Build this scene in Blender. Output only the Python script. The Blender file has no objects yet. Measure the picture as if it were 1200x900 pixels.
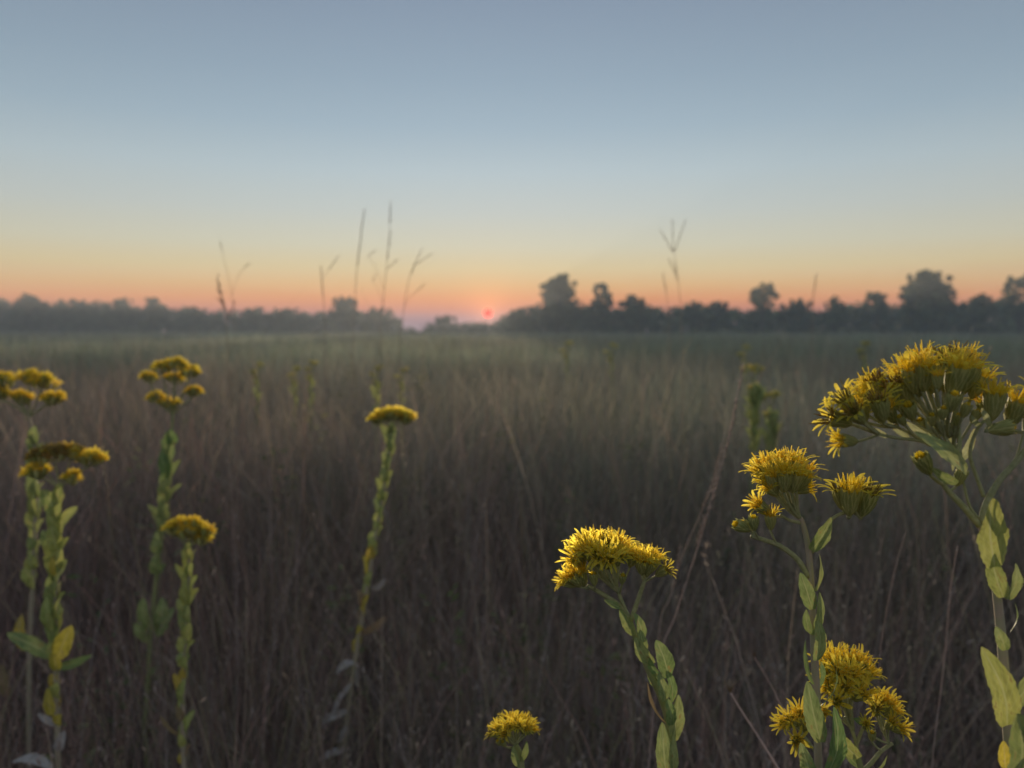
import bpy, math, random
import numpy as np
from mathutils import Vector, Matrix

random.seed(11)
rng = np.random.default_rng(7)
scene = bpy.context.scene
COL = scene.collection
R = math.radians

# ------------------------------------------------------------------ camera
CAM_H = 1.2
PITCH = R(4.04)
FPX = 906.0                      # focal length in pixels of a 1200 px wide picture
cam_d = bpy.data.cameras.new("camera")
cam_d.sensor_width = 5.76
cam_d.lens = 5.76 * FPX / 1200.0
cam_d.clip_start = 0.02
cam_d.clip_end = 3000
cam_d.dof.use_dof = True
cam_d.dof.focus_distance = 0.44
cam_d.dof.aperture_fstop = 1.2
cam = bpy.data.objects.new("camera", cam_d)
COL.objects.link(cam)
cam.location = (0, 0, CAM_H)
cam.rotation_euler = (R(90) - PITCH, 0, 0)
scene.camera = cam

# ------------------------------------------------------------------ sky and sun
SUN_EL, SUN_AZ = R(1.2), R(-1.77)       # azimuth from +Y, towards +X
sun_dir = Vector((math.sin(SUN_AZ) * math.cos(SUN_EL), math.cos(SUN_AZ) * math.cos(SUN_EL), math.sin(SUN_EL)))
SKY_STOPS = [   # elevation in degrees, sRGB colour of the clear dusk sky
    (-4.0, (150, 128, 136)), (0.3, (158, 132, 146)), (0.9, (176, 128, 136)), (1.5, (220, 134, 106)), (2.2, (242, 151, 86)),
    (3.2, (238, 183, 112)), (4.4, (228, 205, 150)), (6.0, (214, 211, 185)), (8.4, (197, 206, 202)),
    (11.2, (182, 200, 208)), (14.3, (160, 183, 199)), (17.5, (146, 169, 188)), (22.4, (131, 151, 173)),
    (34.0, (138, 158, 180)), (90.0, (146, 164, 184))]  # last two stops painted lighter overhead to put more skylight on the flowers


def lin(c):
    return tuple(((v / 255.0) / 12.92 if v <= 10 else (((v / 255.0) + 0.055) / 1.055) ** 2.4) for v in c)


world = bpy.data.worlds.new("World")
scene.world = world
world.use_nodes = True
wt = world.node_tree
wt.nodes.clear()


def wn(t, **kw):
    n = wt.nodes.new(t)
    for k, v in kw.items():
        setattr(n, k, v)
    return n


w_out = wn("ShaderNodeOutputWorld")
w_bg = wn("ShaderNodeBackground")
w_tc = wn("ShaderNodeTexCoord")
w_nrm = wn("ShaderNodeVectorMath", operation="NORMALIZE")
wt.links.new(w_tc.outputs["Generated"], w_nrm.inputs[0])
w_sep = wn("ShaderNodeSeparateXYZ")
wt.links.new(w_nrm.outputs[0], w_sep.inputs[0])


def wmath(op, a, b=None, clamp=False):
    n = wn("ShaderNodeMath", operation=op, use_clamp=clamp)
    for i, v in enumerate((a, b)):
        if v is None:
            continue
        if isinstance(v, (int, float)):
            n.inputs[i].default_value = v
        else:
            wt.links.new(v, n.inputs[i])
    return n.outputs[0]


el = wmath("MULTIPLY", wmath("ARCSINE", w_sep.outputs[2]), 180 / math.pi)
# square-root spacing keeps the thin bands at the horizon well resolved
tpos = wmath("SQRT", wmath("DIVIDE", wmath("MAXIMUM", wmath("ADD", el, 4.0), 0.0), 94.0))
w_ramp = wn("ShaderNodeValToRGB")
w_ramp.color_ramp.interpolation = "B_SPLINE" if False else "LINEAR"
els = w_ramp.color_ramp.elements
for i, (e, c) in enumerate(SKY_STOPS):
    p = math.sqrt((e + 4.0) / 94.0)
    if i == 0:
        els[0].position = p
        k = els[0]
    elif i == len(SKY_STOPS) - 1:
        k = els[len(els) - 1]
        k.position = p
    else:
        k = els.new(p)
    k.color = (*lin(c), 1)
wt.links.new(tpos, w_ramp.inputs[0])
# slow fall-off of brightness away from the sun's side of the sky
w_flat = wn("ShaderNodeVectorMath", operation="MULTIPLY")
wt.links.new(w_nrm.outputs[0], w_flat.inputs[0])
w_flat.inputs[1].default_value = (1, 1, 0)
w_fn = wn("ShaderNodeVectorMath", operation="NORMALIZE")
wt.links.new(w_flat.outputs[0], w_fn.inputs[0])
w_dot = wn("ShaderNodeVectorMath", operation="DOT_PRODUCT")
wt.links.new(w_fn.outputs[0], w_dot.inputs[0])
w_dot.inputs[1].default_value = (math.sin(SUN_AZ), math.cos(SUN_AZ), 0)
half = wmath("MULTIPLY", wmath("ADD", w_dot.outputs["Value"], 1.0), 0.5)
az_f = wmath("ADD", wmath("MULTIPLY", wmath("POWER", half, 14.0), 0.18), 0.86)
w_mul = wn("ShaderNodeVectorMath", operation="SCALE")
wt.links.new(w_ramp.outputs[0], w_mul.inputs[0])
wt.links.new(az_f, w_mul.inputs["Scale"])
# the red disc of the sun
w_sd = wn("ShaderNodeVectorMath", operation="DOT_PRODUCT")
wt.links.new(w_nrm.outputs[0], w_sd.inputs[0])
w_sd.inputs[1].default_value = sun_dir
ang = wmath("ARCCOSINE", wmath("MINIMUM", w_sd.outputs["Value"], 1.0))
# warm aureole round the sun
glow = wmath("ADD", wmath("MULTIPLY", wmath("EXPONENT", wmath("MULTIPLY", ang, -1.0 / R(7.0))), 0.06), wmath("MULTIPLY", wmath("EXPONENT", wmath("MULTIPLY", ang, -1.0 / R(1.1))), 0.7))
w_gl = wn("ShaderNodeVectorMath", operation="SCALE")
w_gl.inputs[0].default_value = (1.0, 0.34, 0.10)
wt.links.new(glow, w_gl.inputs["Scale"])
w_add = wn("ShaderNodeVectorMath", operation="ADD")
wt.links.new(w_mul.outputs[0], w_add.inputs[0])
wt.links.new(w_gl.outputs[0], w_add.inputs[1])
disc = wmath("LESS_THAN", ang, R(0.27))
w_mix = wn("ShaderNodeMix", data_type="RGBA")
wt.links.new(disc, w_mix.inputs["Factor"])
wt.links.new(w_add.outputs[0], w_mix.inputs["A"])
w_mix.inputs["B"].default_value = (10.0, 0.06, 0.02, 1)
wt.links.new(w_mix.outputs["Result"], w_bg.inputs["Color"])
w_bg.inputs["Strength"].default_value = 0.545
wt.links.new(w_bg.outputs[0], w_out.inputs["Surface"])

sun_l = bpy.data.lights.new("sun", "SUN")
sun_l.energy = 3.5
sun_l.angle = R(0.53)
sun_l.color = (1.0, 0.80, 0.58)
sun = bpy.data.objects.new("sun", sun_l)
COL.objects.link(sun)
sun.rotation_euler = (-sun_dir).to_track_quat("-Z", "Y").to_euler()

scene.view_settings.view_transform = "Standard"
scene.view_settings.look = "None"
scene.view_settings.exposure = 0.80
scene.view_settings.gamma = 1.0
scene.view_settings.use_curve_mapping = False
scene.cycles.use_denoising = True
scene.cycles.max_bounces = 14
scene.cycles.diffuse_bounces = 9
scene.cycles.transparent_max_bounces = 16
scene.cycles.volume_bounces = 1
scene.cycles.sample_clamp_indirect = 4.0


# ------------------------------------------------------------------ helpers
FWD = Vector((0, math.cos(PITCH), -math.sin(PITCH)))
UP = Vector((0, math.sin(PITCH), math.cos(PITCH)))
RIGHT = Vector((1, 0, 0))
CAM = Vector((0, 0, CAM_H))


def P(px, py, d):
    """The place in the world seen at a pixel of the 1200 x 900 photograph, d metres along the view."""
    return CAM + FWD * d + RIGHT * ((px - 600.0) / FPX * d) + UP * ((450.0 - py) / FPX * d)


class MB:
    """Collects vertices and faces (with a uv per vertex) for one mesh."""

    def __init__(self):
        self.v, self.f, self.uv, self.m = [], [], [], []

    def quad_strip_tube(self, pts, radii, sides=6, mat=0, cap=True):
        n = len(pts)
        base = len(self.v)
        prev = None
        for i, p in enumerate(pts):
            t = (pts[min(i + 1, n - 1)] - pts[max(i - 1, 0)])
            if t.length < 1e-9:
                t = Vector((0, 0, 1))
            t.normalize()
            ref = prev if prev is not None else (Vector((1, 0, 0)) if abs(t.x) < 0.8 else Vector((0, 1, 0)))
            a = (ref - t * ref.dot(t)).normalized()
            prev = a
            b = t.cross(a)
            for k in range(sides):
                th = 2 * math.pi * k / sides
                self.v.append(p + (a * math.cos(th) + b * math.sin(th)) * radii[i])
                self.uv.append((k / sides, i / max(1, n - 1)))
        for i in range(n - 1):
            for k in range(sides):
                k2 = (k + 1) % sides
                self.f.append((base + i * sides + k, base + i * sides + k2, base + (i + 1) * sides + k2, base + (i + 1) * sides + k))
                self.m.append(mat)
        if cap:
            self.f.append(tuple(base + k for k in reversed(range(sides))))
            self.f.append(tuple(base + (n - 1) * sides + k for k in range(sides)))
            self.m += [mat, mat]

    def grid(self, rows, mat=0):
        """rows: list of equally long lists of points, quads between them."""
        base = len(self.v)
        nu = len(rows[0])
        for j, r in enumerate(rows):
            for i, p in enumerate(r):
                self.v.append(p)
                self.uv.append((i / (nu - 1), j / (len(rows) - 1)))
        for j in range(len(rows) - 1):
            for i in range(nu - 1):
                a = base + j * nu + i
                self.f.append((a, a + 1, a + nu + 1, a + nu))
                self.m.append(mat)

    def mesh(self, name, mats, origin=None, smooth=True):
        me = bpy.data.meshes.new(name)
        o = origin or Vector((0, 0, 0))
        me.from_pydata([tuple(Vector(p) - o) for p in self.v], [], self.f)
        uvl = me.uv_layers.new(name="UVMap")
        li = np.empty(len(me.loops), dtype=np.int32)
        me.loops.foreach_get("vertex_index", li)
        uvl.data.foreach_set("uv", np.array(self.uv, dtype=np.float32)[li].ravel())
        for m in (mats if isinstance(mats, (list, tuple)) else [mats]):
            me.materials.append(m)
        me.polygons.foreach_set("material_index", np.array(self.m, dtype=np.int32))
        me.polygons.foreach_set("use_smooth", np.full(len(me.polygons), smooth))
        me.update()
        return me


def add(name, mesh, parent=None, matrix=None):
    o = bpy.data.objects.new(name, mesh)
    COL.objects.link(o)
    if parent is not None:
        o.parent = parent
    if matrix is not None:
        o.matrix_local = matrix
    return o


def thing(name, label, cat, loc, group=None):
    o = bpy.data.objects.new(name, None)
    COL.objects.link(o)
    o.empty_display_size = 0.05
    o.location = loc
    o["label"] = label
    o["category"] = cat
    if group:
        o["group"] = group
    return o


def spline(pts, n=8):
    """Catmull-Rom through the points."""
    out = []
    p = [pts[0] * 2 - pts[1]] + list(pts) + [pts[-1] * 2 - pts[-2]]
    for i in range(1, len(p) - 2):
        for k in range(n):
            t = k / n
            a, b, c, d = p[i - 1], p[i], p[i + 1], p[i + 2]
            out.append(0.5 * ((2 * b) + (c - a) * t + (2 * a - 5 * b + 4 * c - d) * t * t + (3 * b - a - 3 * c + d) * t ** 3))
    out.append(pts[-1].copy())
    return out


# ------------------------------------------------------------------ materials
def mat_new(name):
    m = bpy.data.materials.new(name)
    m.use_nodes = True
    nt = m.node_tree
    nt.nodes.clear()
    return m, nt


def leafy(name, c1, c2, trans=0.4, rough=0.55, scale=60.0, rib=None, vary=0.0, attr=None, spec=0.3, bump=0.0, forward=0.0, edge=None):
    """Thin plant tissue: diffuse and gloss in front, light coming through from behind; colour mottled by noise."""
    m, nt = mat_new(name)
    N, L = nt.nodes, nt.links
    out = N.new("ShaderNodeOutputMaterial")
    tc = N.new("ShaderNodeTexCoord")
    noise = N.new("ShaderNodeTexNoise")
    noise.inputs["Scale"].default_value = scale
    noise.inputs["Detail"].default_value = 4
    L.new(tc.outputs["Object"], noise.inputs["Vector"])
    mr = N.new("ShaderNodeMapRange")
    mr.inputs[1].default_value, mr.inputs[2].default_value = 0.32, 0.68
    L.new(noise.outputs[0], mr.inputs[0])
    mix = N.new("ShaderNodeMix")
    mix.data_type = "RGBA"
    L.new(mr.outputs[0], mix.inputs["Factor"])
    mix.inputs["A"].default_value = (*c1, 1)
    mix.inputs["B"].default_value = (*c2, 1)
    col = mix.outputs["Result"]
    if attr:
        a = N.new("ShaderNodeAttribute")
        a.attribute_name = attr
        mu = N.new("ShaderNodeMix")
        mu.data_type = "RGBA"
        mu.blend_type = "MULTIPLY"
        mu.inputs["Factor"].default_value = 1
        L.new(a.outputs["Color"], mu.inputs["A"])
        L.new(col, mu.inputs["B"])
        col = mu.outputs["Result"]
    if vary:
        oi = N.new("ShaderNodeObjectInfo")
        hs = N.new("ShaderNodeHueSaturation")
        r1 = N.new("ShaderNodeMapRange")
        r1.inputs[3].default_value, r1.inputs[4].default_value = 0.5 - vary * 0.05, 0.5 + vary * 0.05
        L.new(oi.outputs["Random"], r1.inputs[0])
        L.new(r1.outputs[0], hs.inputs["Hue"])
        r2 = N.new("ShaderNodeMapRange")
        r2.inputs[3].default_value, r2.inputs[4].default_value = 1 + vary * 0.35, 1 - vary * 0.35
        L.new(oi.outputs["Random"], r2.inputs[0])
        L.new(r2.outputs[0], hs.inputs["Value"])
        L.new(col, hs.inputs["Color"])
        col = hs.outputs[0]
    if edge:                                        # pale thin margins and tips of bracts
        sx = N.new("ShaderNodeSeparateXYZ")
        L.new(tc.outputs["UV"], sx.inputs[0])
        e1 = N.new("ShaderNodeMath")
        e1.operation = "SUBTRACT"
        L.new(sx.outputs[0], e1.inputs[0])
        e1.inputs[1].default_value = 0.5
        e2 = N.new("ShaderNodeMath")
        e2.operation = "ABSOLUTE"
        L.new(e1.outputs[0], e2.inputs[0])
        e3 = N.new("ShaderNodeMapRange")
        e3.inputs[1].default_value, e3.inputs[2].default_value = 0.15, 0.5
        L.new(e2.outputs[0], e3.inputs[0])
        e4 = N.new("ShaderNodeMix")
        e4.data_type = "RGBA"
        L.new(e3.outputs[0], e4.inputs["Factor"])
        L.new(col, e4.inputs["A"])
        e4.inputs["B"].default_value = (*edge, 1)
        col = e4.outputs["Result"]
    bp = None
    if rib:
        # browned blotches and nibbled-looking specks, different on every leaf
        oi2 = N.new("ShaderNodeObjectInfo")
        n2 = N.new("ShaderNodeTexNoise")
        n2.noise_dimensions = "4D"
        n2.inputs["Scale"].default_value = 5.0
        n2.inputs["Detail"].default_value = 6
        w2 = N.new("ShaderNodeMath")
        w2.operation = "MULTIPLY"
        w2.inputs[1].default_value = 40
        L.new(oi2.outputs["Random"], w2.inputs[0])
        L.new(w2.outputs[0], n2.inputs["W"])
        L.new(tc.outputs["UV"], n2.inputs["Vector"])
        b2 = N.new("ShaderNodeMapRange")
        b2.inputs[1].default_value, b2.inputs[2].default_value = 0.57, 0.67
        L.new(n2.outputs[0], b2.inputs[0])
        b3 = N.new("ShaderNodeMix")
        b3.data_type = "RGBA"
        L.new(b2.outputs[0], b3.inputs["Factor"])
        L.new(col, b3.inputs["A"])
        b3.inputs["B"].default_value = (0.26, 0.20, 0.07, 1)
        b4 = N.new("ShaderNodeMapRange")
        b4.inputs[1].default_value, b4.inputs[2].default_value = 0.35, 0.6
        b4.inputs[3].default_value, b4.inputs[4].default_value = 0.75, 1.25
        L.new(n2.outputs[0], b4.inputs[0])
        b5 = N.new("ShaderNodeHueSaturation")
        L.new(b4.outputs[0], b5.inputs["Value"])
        L.new(b3.outputs["Result"], b5.inputs["Color"])
        col = b5.outputs[0]
        # pale midrib and side veins running along the blade's own uv
        sx = N.new("ShaderNodeSeparateXYZ")
        L.new(tc.outputs["UV"], sx.inputs[0])

        def mth(op, a, b=None):
            n = N.new("ShaderNodeMath")
            n.operation = op
            for i, v in enumerate((a, b)):
                if v is None:
                    continue
                if isinstance(v, (int, float)):
                    n.inputs[i].default_value = v
                else:
                    L.new(v, n.inputs[i])
            return n.outputs[0]
        du = mth("ABSOLUTE", mth("SUBTRACT", sx.outputs[0], 0.5))
        midrib = mth("LESS_THAN", du, 0.035)
        vein = mth("GREATER_THAN", mth("SINE", mth("MULTIPLY", mth("SUBTRACT", sx.outputs[1], mth("MULTIPLY", du, 0.55)), 48.0)), 0.90)
        fac = mth("MAXIMUM", mth("MULTIPLY", midrib, 0.7), mth("MULTIPLY", vein, 0.28))
        m2 = N.new("ShaderNodeMix")
        m2.data_type = "RGBA"
        L.new(fac, m2.inputs["Factor"])
        L.new(col, m2.inputs["A"])
        m2.inputs["B"].default_value = (*rib, 1)
        col = m2.outputs["Result"]
        bmp = N.new("ShaderNodeBump")
        bmp.inputs["Strength"].default_value = 0.35
        bmp.inputs["Distance"].default_value = 0.0006
        L.new(fac, bmp.inputs["Height"])
        bp = bmp.outputs[0]
    elif bump:
        bmp = N.new("ShaderNodeBump")
        bmp.inputs["Strength"].default_value = bump
        bmp.inputs["Distance"].default_value = 0.001
        L.new(noise.outputs[0], bmp.inputs["Height"])
        bp = bmp.outputs[0]
    pr = N.new("ShaderNodeBsdfPrincipled")
    L.new(col, pr.inputs["Base Color"])
    pr.inputs["Roughness"].default_value = rough
    pr.inputs["Specular IOR Level"].default_value = spec
    if bp:
        L.new(bp, pr.inputs["Normal"])
    if trans > 0:
        tr = N.new("ShaderNodeBsdfTranslucent")
        L.new(col, tr.inputs["Color"])
        ms = N.new("ShaderNodeMixShader")
        ms.inputs[0].default_value = trans
        L.new(pr.outputs[0], ms.inputs[1])
        L.new(tr.outputs[0], ms.inputs[2])
        res = ms.outputs[0]
        if forward:                                 # thin petals pass light on mostly forward
            rf = N.new("ShaderNodeBsdfRefraction")
            rf.distribution = "GGX"
            rf.inputs["Roughness"].default_value = 0.75
            rf.inputs["IOR"].default_value = 1.35
            L.new(col, rf.inputs["Color"])
            m3 = N.new("ShaderNodeMixShader")
            m3.inputs[0].default_value = forward
            L.new(res, m3.inputs[1])
            L.new(rf.outputs[0], m3.inputs[2])
            res = m3.outputs[0]
            tp_ = N.new("ShaderNodeBsdfTransparent")
            tp_.inputs["Color"].default_value = (1.0, 0.91, 0.32, 1)
            m4 = N.new("ShaderNodeMixShader")
            m4.inputs[0].default_value = 0.30
            L.new(res, m4.inputs[1])
            L.new(tp_.outputs[0], m4.inputs[2])
            res = m4.outputs[0]
        L.new(res, out.inputs["Surface"])
    else:
        L.new(pr.outputs[0], out.inputs["Surface"])
    return m


M = {}
M["petal"] = leafy("petal_yellow", (0.98, 0.84, 0.12), (0.97, 0.77, 0.09), 0.55, 0.6, 900, vary=0.12, spec=0.15, forward=0.3)  # yellow pushed near white to make up for weak front light
M["petal_soft"] = leafy("petal_yellow_dull", (0.97, 0.82, 0.14), (0.95, 0.75, 0.11), 0.55, 0.6, 300, vary=0.25, spec=0.15, forward=0.12)
M["floret"] = leafy("floret_yellow", (0.97, 0.80, 0.12), (0.96, 0.73, 0.09), 0.55, 0.6, 1200, vary=0.2, spec=0.1, forward=0.3)
M["pale_tip"] = leafy("style_pale_yellow", (0.94, 0.80, 0.26), (0.93, 0.74, 0.16), 0.55, 0.6, 1200, spec=0.1, forward=0.3)
M["old_floret"] = leafy("faded_floret", (0.42, 0.28, 0.06), (0.3, 0.2, 0.06), 0.35, 0.7, 900, vary=0.3, spec=0.1)
M["bract"] = leafy("bract_green", (0.27, 0.30, 0.09), (0.44, 0.44, 0.16), 0.4, 0.6, 700, vary=0.3, spec=0.15, edge=(0.62, 0.60, 0.27))  # cup greens raised, baking in soft light on their shaded sides
M["stalk"] = leafy("stalk_hairy_green", (0.30, 0.31, 0.15), (0.42, 0.41, 0.24), 0.25, 0.7, 500, spec=0.1, bump=0.3)
M["stem"] = leafy("stem_olive_brown", (0.32, 0.30, 0.19), (0.38, 0.29, 0.22), 0.0, 0.7, 160, spec=0.15, bump=0.4)
M["stem_green"] = leafy("stem_green", (0.25, 0.28, 0.10), (0.31, 0.31, 0.15), 0.1, 0.7, 160, spec=0.15, bump=0.4)
M["leaf"] = leafy("leaf_green", (0.21, 0.27, 0.085), (0.30, 0.34, 0.12), 0.30, 0.5, 90, rib=(0.42, 0.45, 0.20), vary=0.35)  # leaf greens here and below lightened to include missing skylight fill
M["leaf_dark"] = leafy("leaf_deep_green", (0.15, 0.23, 0.07), (0.20, 0.28, 0.09), 0.32, 0.5, 90, rib=(0.32, 0.38, 0.18), vary=0.3)
M["leaf_lime"] = leafy("leaf_lime", (0.29, 0.33, 0.085), (0.40, 0.42, 0.12), 0.30, 0.5, 70, rib=(0.52, 0.53, 0.24), vary=0.3)
M["leaf_pale"] = leafy("leaf_pale_hairy", (0.34, 0.37, 0.17), (0.44, 0.45, 0.24), 0.35, 0.7, 120, rib=(0.5, 0.5, 0.3), vary=0.2, spec=0.1)
M["leaf_yellow"] = leafy("leaf_yellowed", (0.55, 0.42, 0.06), (0.45, 0.36, 0.05), 0.45, 0.55, 60, rib=(0.6, 0.5, 0.2), vary=0.3)
M["leaf_dry"] = leafy("leaf_withered", (0.29, 0.26, 0.24), (0.40, 0.36, 0.34), 0.15, 0.8, 60, rib=(0.32, 0.28, 0.25), vary=0.3, spec=0.1)
M["leaf_tan"] = leafy("leaf_tan", (0.30, 0.21, 0.11), (0.24, 0.17, 0.10), 0.3, 0.7, 60, rib=(0.36, 0.27, 0.16), vary=0.3, spec=0.1)
M["grass"] = leafy("dry_grass", (1.0, 1.0, 1.0), (0.72, 0.70, 0.68), 0.4, 0.7, 14, attr="col", spec=0.1)
M["culm"] = leafy("grass_culm", (0.34, 0.30, 0.25), (0.42, 0.37, 0.31), 0.6, 0.7, 90, spec=0.1)  # paled so the backlit stems look faint against the bright horizon
M["culm_red"] = leafy("grass_culm_russet", (0.62, 0.46, 0.40), (0.72, 0.58, 0.52), 0.4, 0.6, 90, spec=0.2)
M["awn"] = leafy("seed_husk", (0.36, 0.30, 0.26), (0.46, 0.39, 0.34), 0.6, 0.7, 300, vary=0.2, spec=0.1)
M["fluff"] = leafy("seed_fluff", (0.66, 0.58, 0.54), (0.55, 0.46, 0.42), 0.45, 0.8, 300, spec=0.05)
M["crown"] = leafy("tree_foliage", (1, 1, 1), (0.6, 0.62, 0.6), 0.3, 0.6, 1.2, attr="col", spec=0.15)
M["bark"] = leafy("bark", (0.06, 0.05, 0.042), (0.10, 0.085, 0.07), 0.0, 0.9, 6, spec=0.1, bump=0.6)

m, nt = mat_new("prairie_soil")
N, L = nt.nodes, nt.links
o_ = N.new("ShaderNodeOutputMaterial")
pr = N.new("ShaderNodeBsdfPrincipled")
pr.inputs["Roughness"].default_value = 0.95
n1 = N.new("ShaderNodeTexNoise")
n1.inputs["Scale"].default_value = 9
n1.inputs["Detail"].default_value = 8
tc = N.new("ShaderNodeTexCoord")
L.new(tc.outputs["Object"], n1.inputs["Vector"])
cr = N.new("ShaderNodeValToRGB")
cr.color_ramp.elements[0].position, cr.color_ramp.elements[1].position = 0.3, 0.72
cr.color_ramp.elements[0].color = (0.028, 0.022, 0.017, 1)
cr.color_ramp.elements[1].color = (0.11, 0.085, 0.06, 1)
L.new(n1.outputs[0], cr.inputs[0])
L.new(cr.outputs[0], pr.inputs["Base Color"])
bm_ = N.new("ShaderNodeBump")
bm_.inputs["Strength"].default_value = 0.8
bm_.inputs["Distance"].default_value = 0.05
L.new(n1.outputs[0], bm_.inputs["Height"])
L.new(bm_.outputs[0], pr.inputs["Normal"])
L.new(pr.outputs[0], o_.inputs["Surface"])
M["soil"] = m

# ------------------------------------------------------------------ ground
EXT = 182.0


def ground_z(x, y):
    return 0.03 * np.sin(x * 0.9 + 1.3) * np.sin(y * 0.7) + 0.02 * np.sin(x * 2.3 + y * 1.7)


def build_ground():
    a = np.concatenate([[-EXT, -150, -110, -60, -30, -16], np.linspace(-10, 10, 41), [16, 30, 60, 110, 150, EXT]])
    b = np.concatenate([[-60, -45, -30, -18, -10], np.linspace(-4, 16, 41), [24, 36, 60, 100, 120, 138]])
    X, Y = np.meshgrid(a, b)
    Z = ground_z(X, Y)
    v = np.stack([X, Y, Z], -1).reshape(-1, 3)
    nu = len(a)
    f = [(j * nu + i, j * nu + i + 1, (j + 1) * nu + i + 1, (j + 1) * nu + i) for j in range(len(b) - 1) for i in range(nu - 1)]
    me = bpy.data.meshes.new("ground")
    me.from_pydata(v.tolist(), [], f)
    me.materials.append(M["soil"])
    me.polygons.foreach_set("use_smooth", np.full(len(f), True))
    o = add("ground", me)
    o["kind"] = "structure"


build_ground()


# ------------------------------------------------------------------ trees
def mesh_np(name, verts, quads, cols, mat):
    me = bpy.data.meshes.new(name)
    nv, nq = len(verts), len(quads)
    k = quads.shape[1]
    me.vertices.add(nv)
    me.vertices.foreach_set("co", verts.astype(np.float32).ravel())
    me.loops.add(nq * k)
    me.loops.foreach_set("vertex_index", quads.astype(np.int32).ravel())
    me.polygons.add(nq)
    me.polygons.foreach_set("loop_start", np.arange(0, nq * k, k, dtype=np.int32))
    at = me.color_attributes.new("col", "FLOAT_COLOR", "POINT")
    at.data.foreach_set("color", np.concatenate([cols, np.ones((nv, 1))], 1).astype(np.float32).ravel())
    me.materials.append(mat)
    me.update(calc_edges=True)
    return me


def leaf_cloud(centres, radii, per, size, base_cols):
    """Leaf-clump faces spread through ellipsoids: returns vertices, quads, colours."""
    V, C = [], []
    for c, r, col in zip(centres, radii, base_cols):
        n = per
        d = rng.normal(size=(n, 3))
        d /= np.linalg.norm(d, axis=1, keepdims=True)
        rad = rng.random((n, 1)) ** 0.45
        p = c + d * rad * r
        nrm = d + rng.normal(size=(n, 3)) * 0.7
        nrm /= np.linalg.norm(nrm, axis=1, keepdims=True)
        t = np.cross(nrm, rng.normal(size=(n, 3)))
        t /= np.linalg.norm(t, axis=1, keepdims=True)
        b = np.cross(nrm, t)
        s = size * rng.uniform(0.55, 1.25, (n, 1))
        w = s * rng.uniform(0.45, 0.8, (n, 1))
        V.append(np.stack([p - t * s, p + b * w, p + t * s, p - b * w], 1).reshape(-1, 3))
        cc = col * rng.uniform(0.75, 1.25, (n, 1))
        C.append(np.repeat(cc, 4, 0))
    V = np.concatenate(V)
    C = np.concatenate(C)
    return V, np.arange(len(V)).reshape(-1, 4), C


FOL = np.array([1.55, 1.85, 1.6]) * np.array([[0.055, 0.068, 0.035], [0.075, 0.085, 0.04], [0.045, 0.058, 0.034], [0.085, 0.08, 0.04]])  # multiplier brightens the foliage to its hazy, mist-lifted tone


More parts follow.
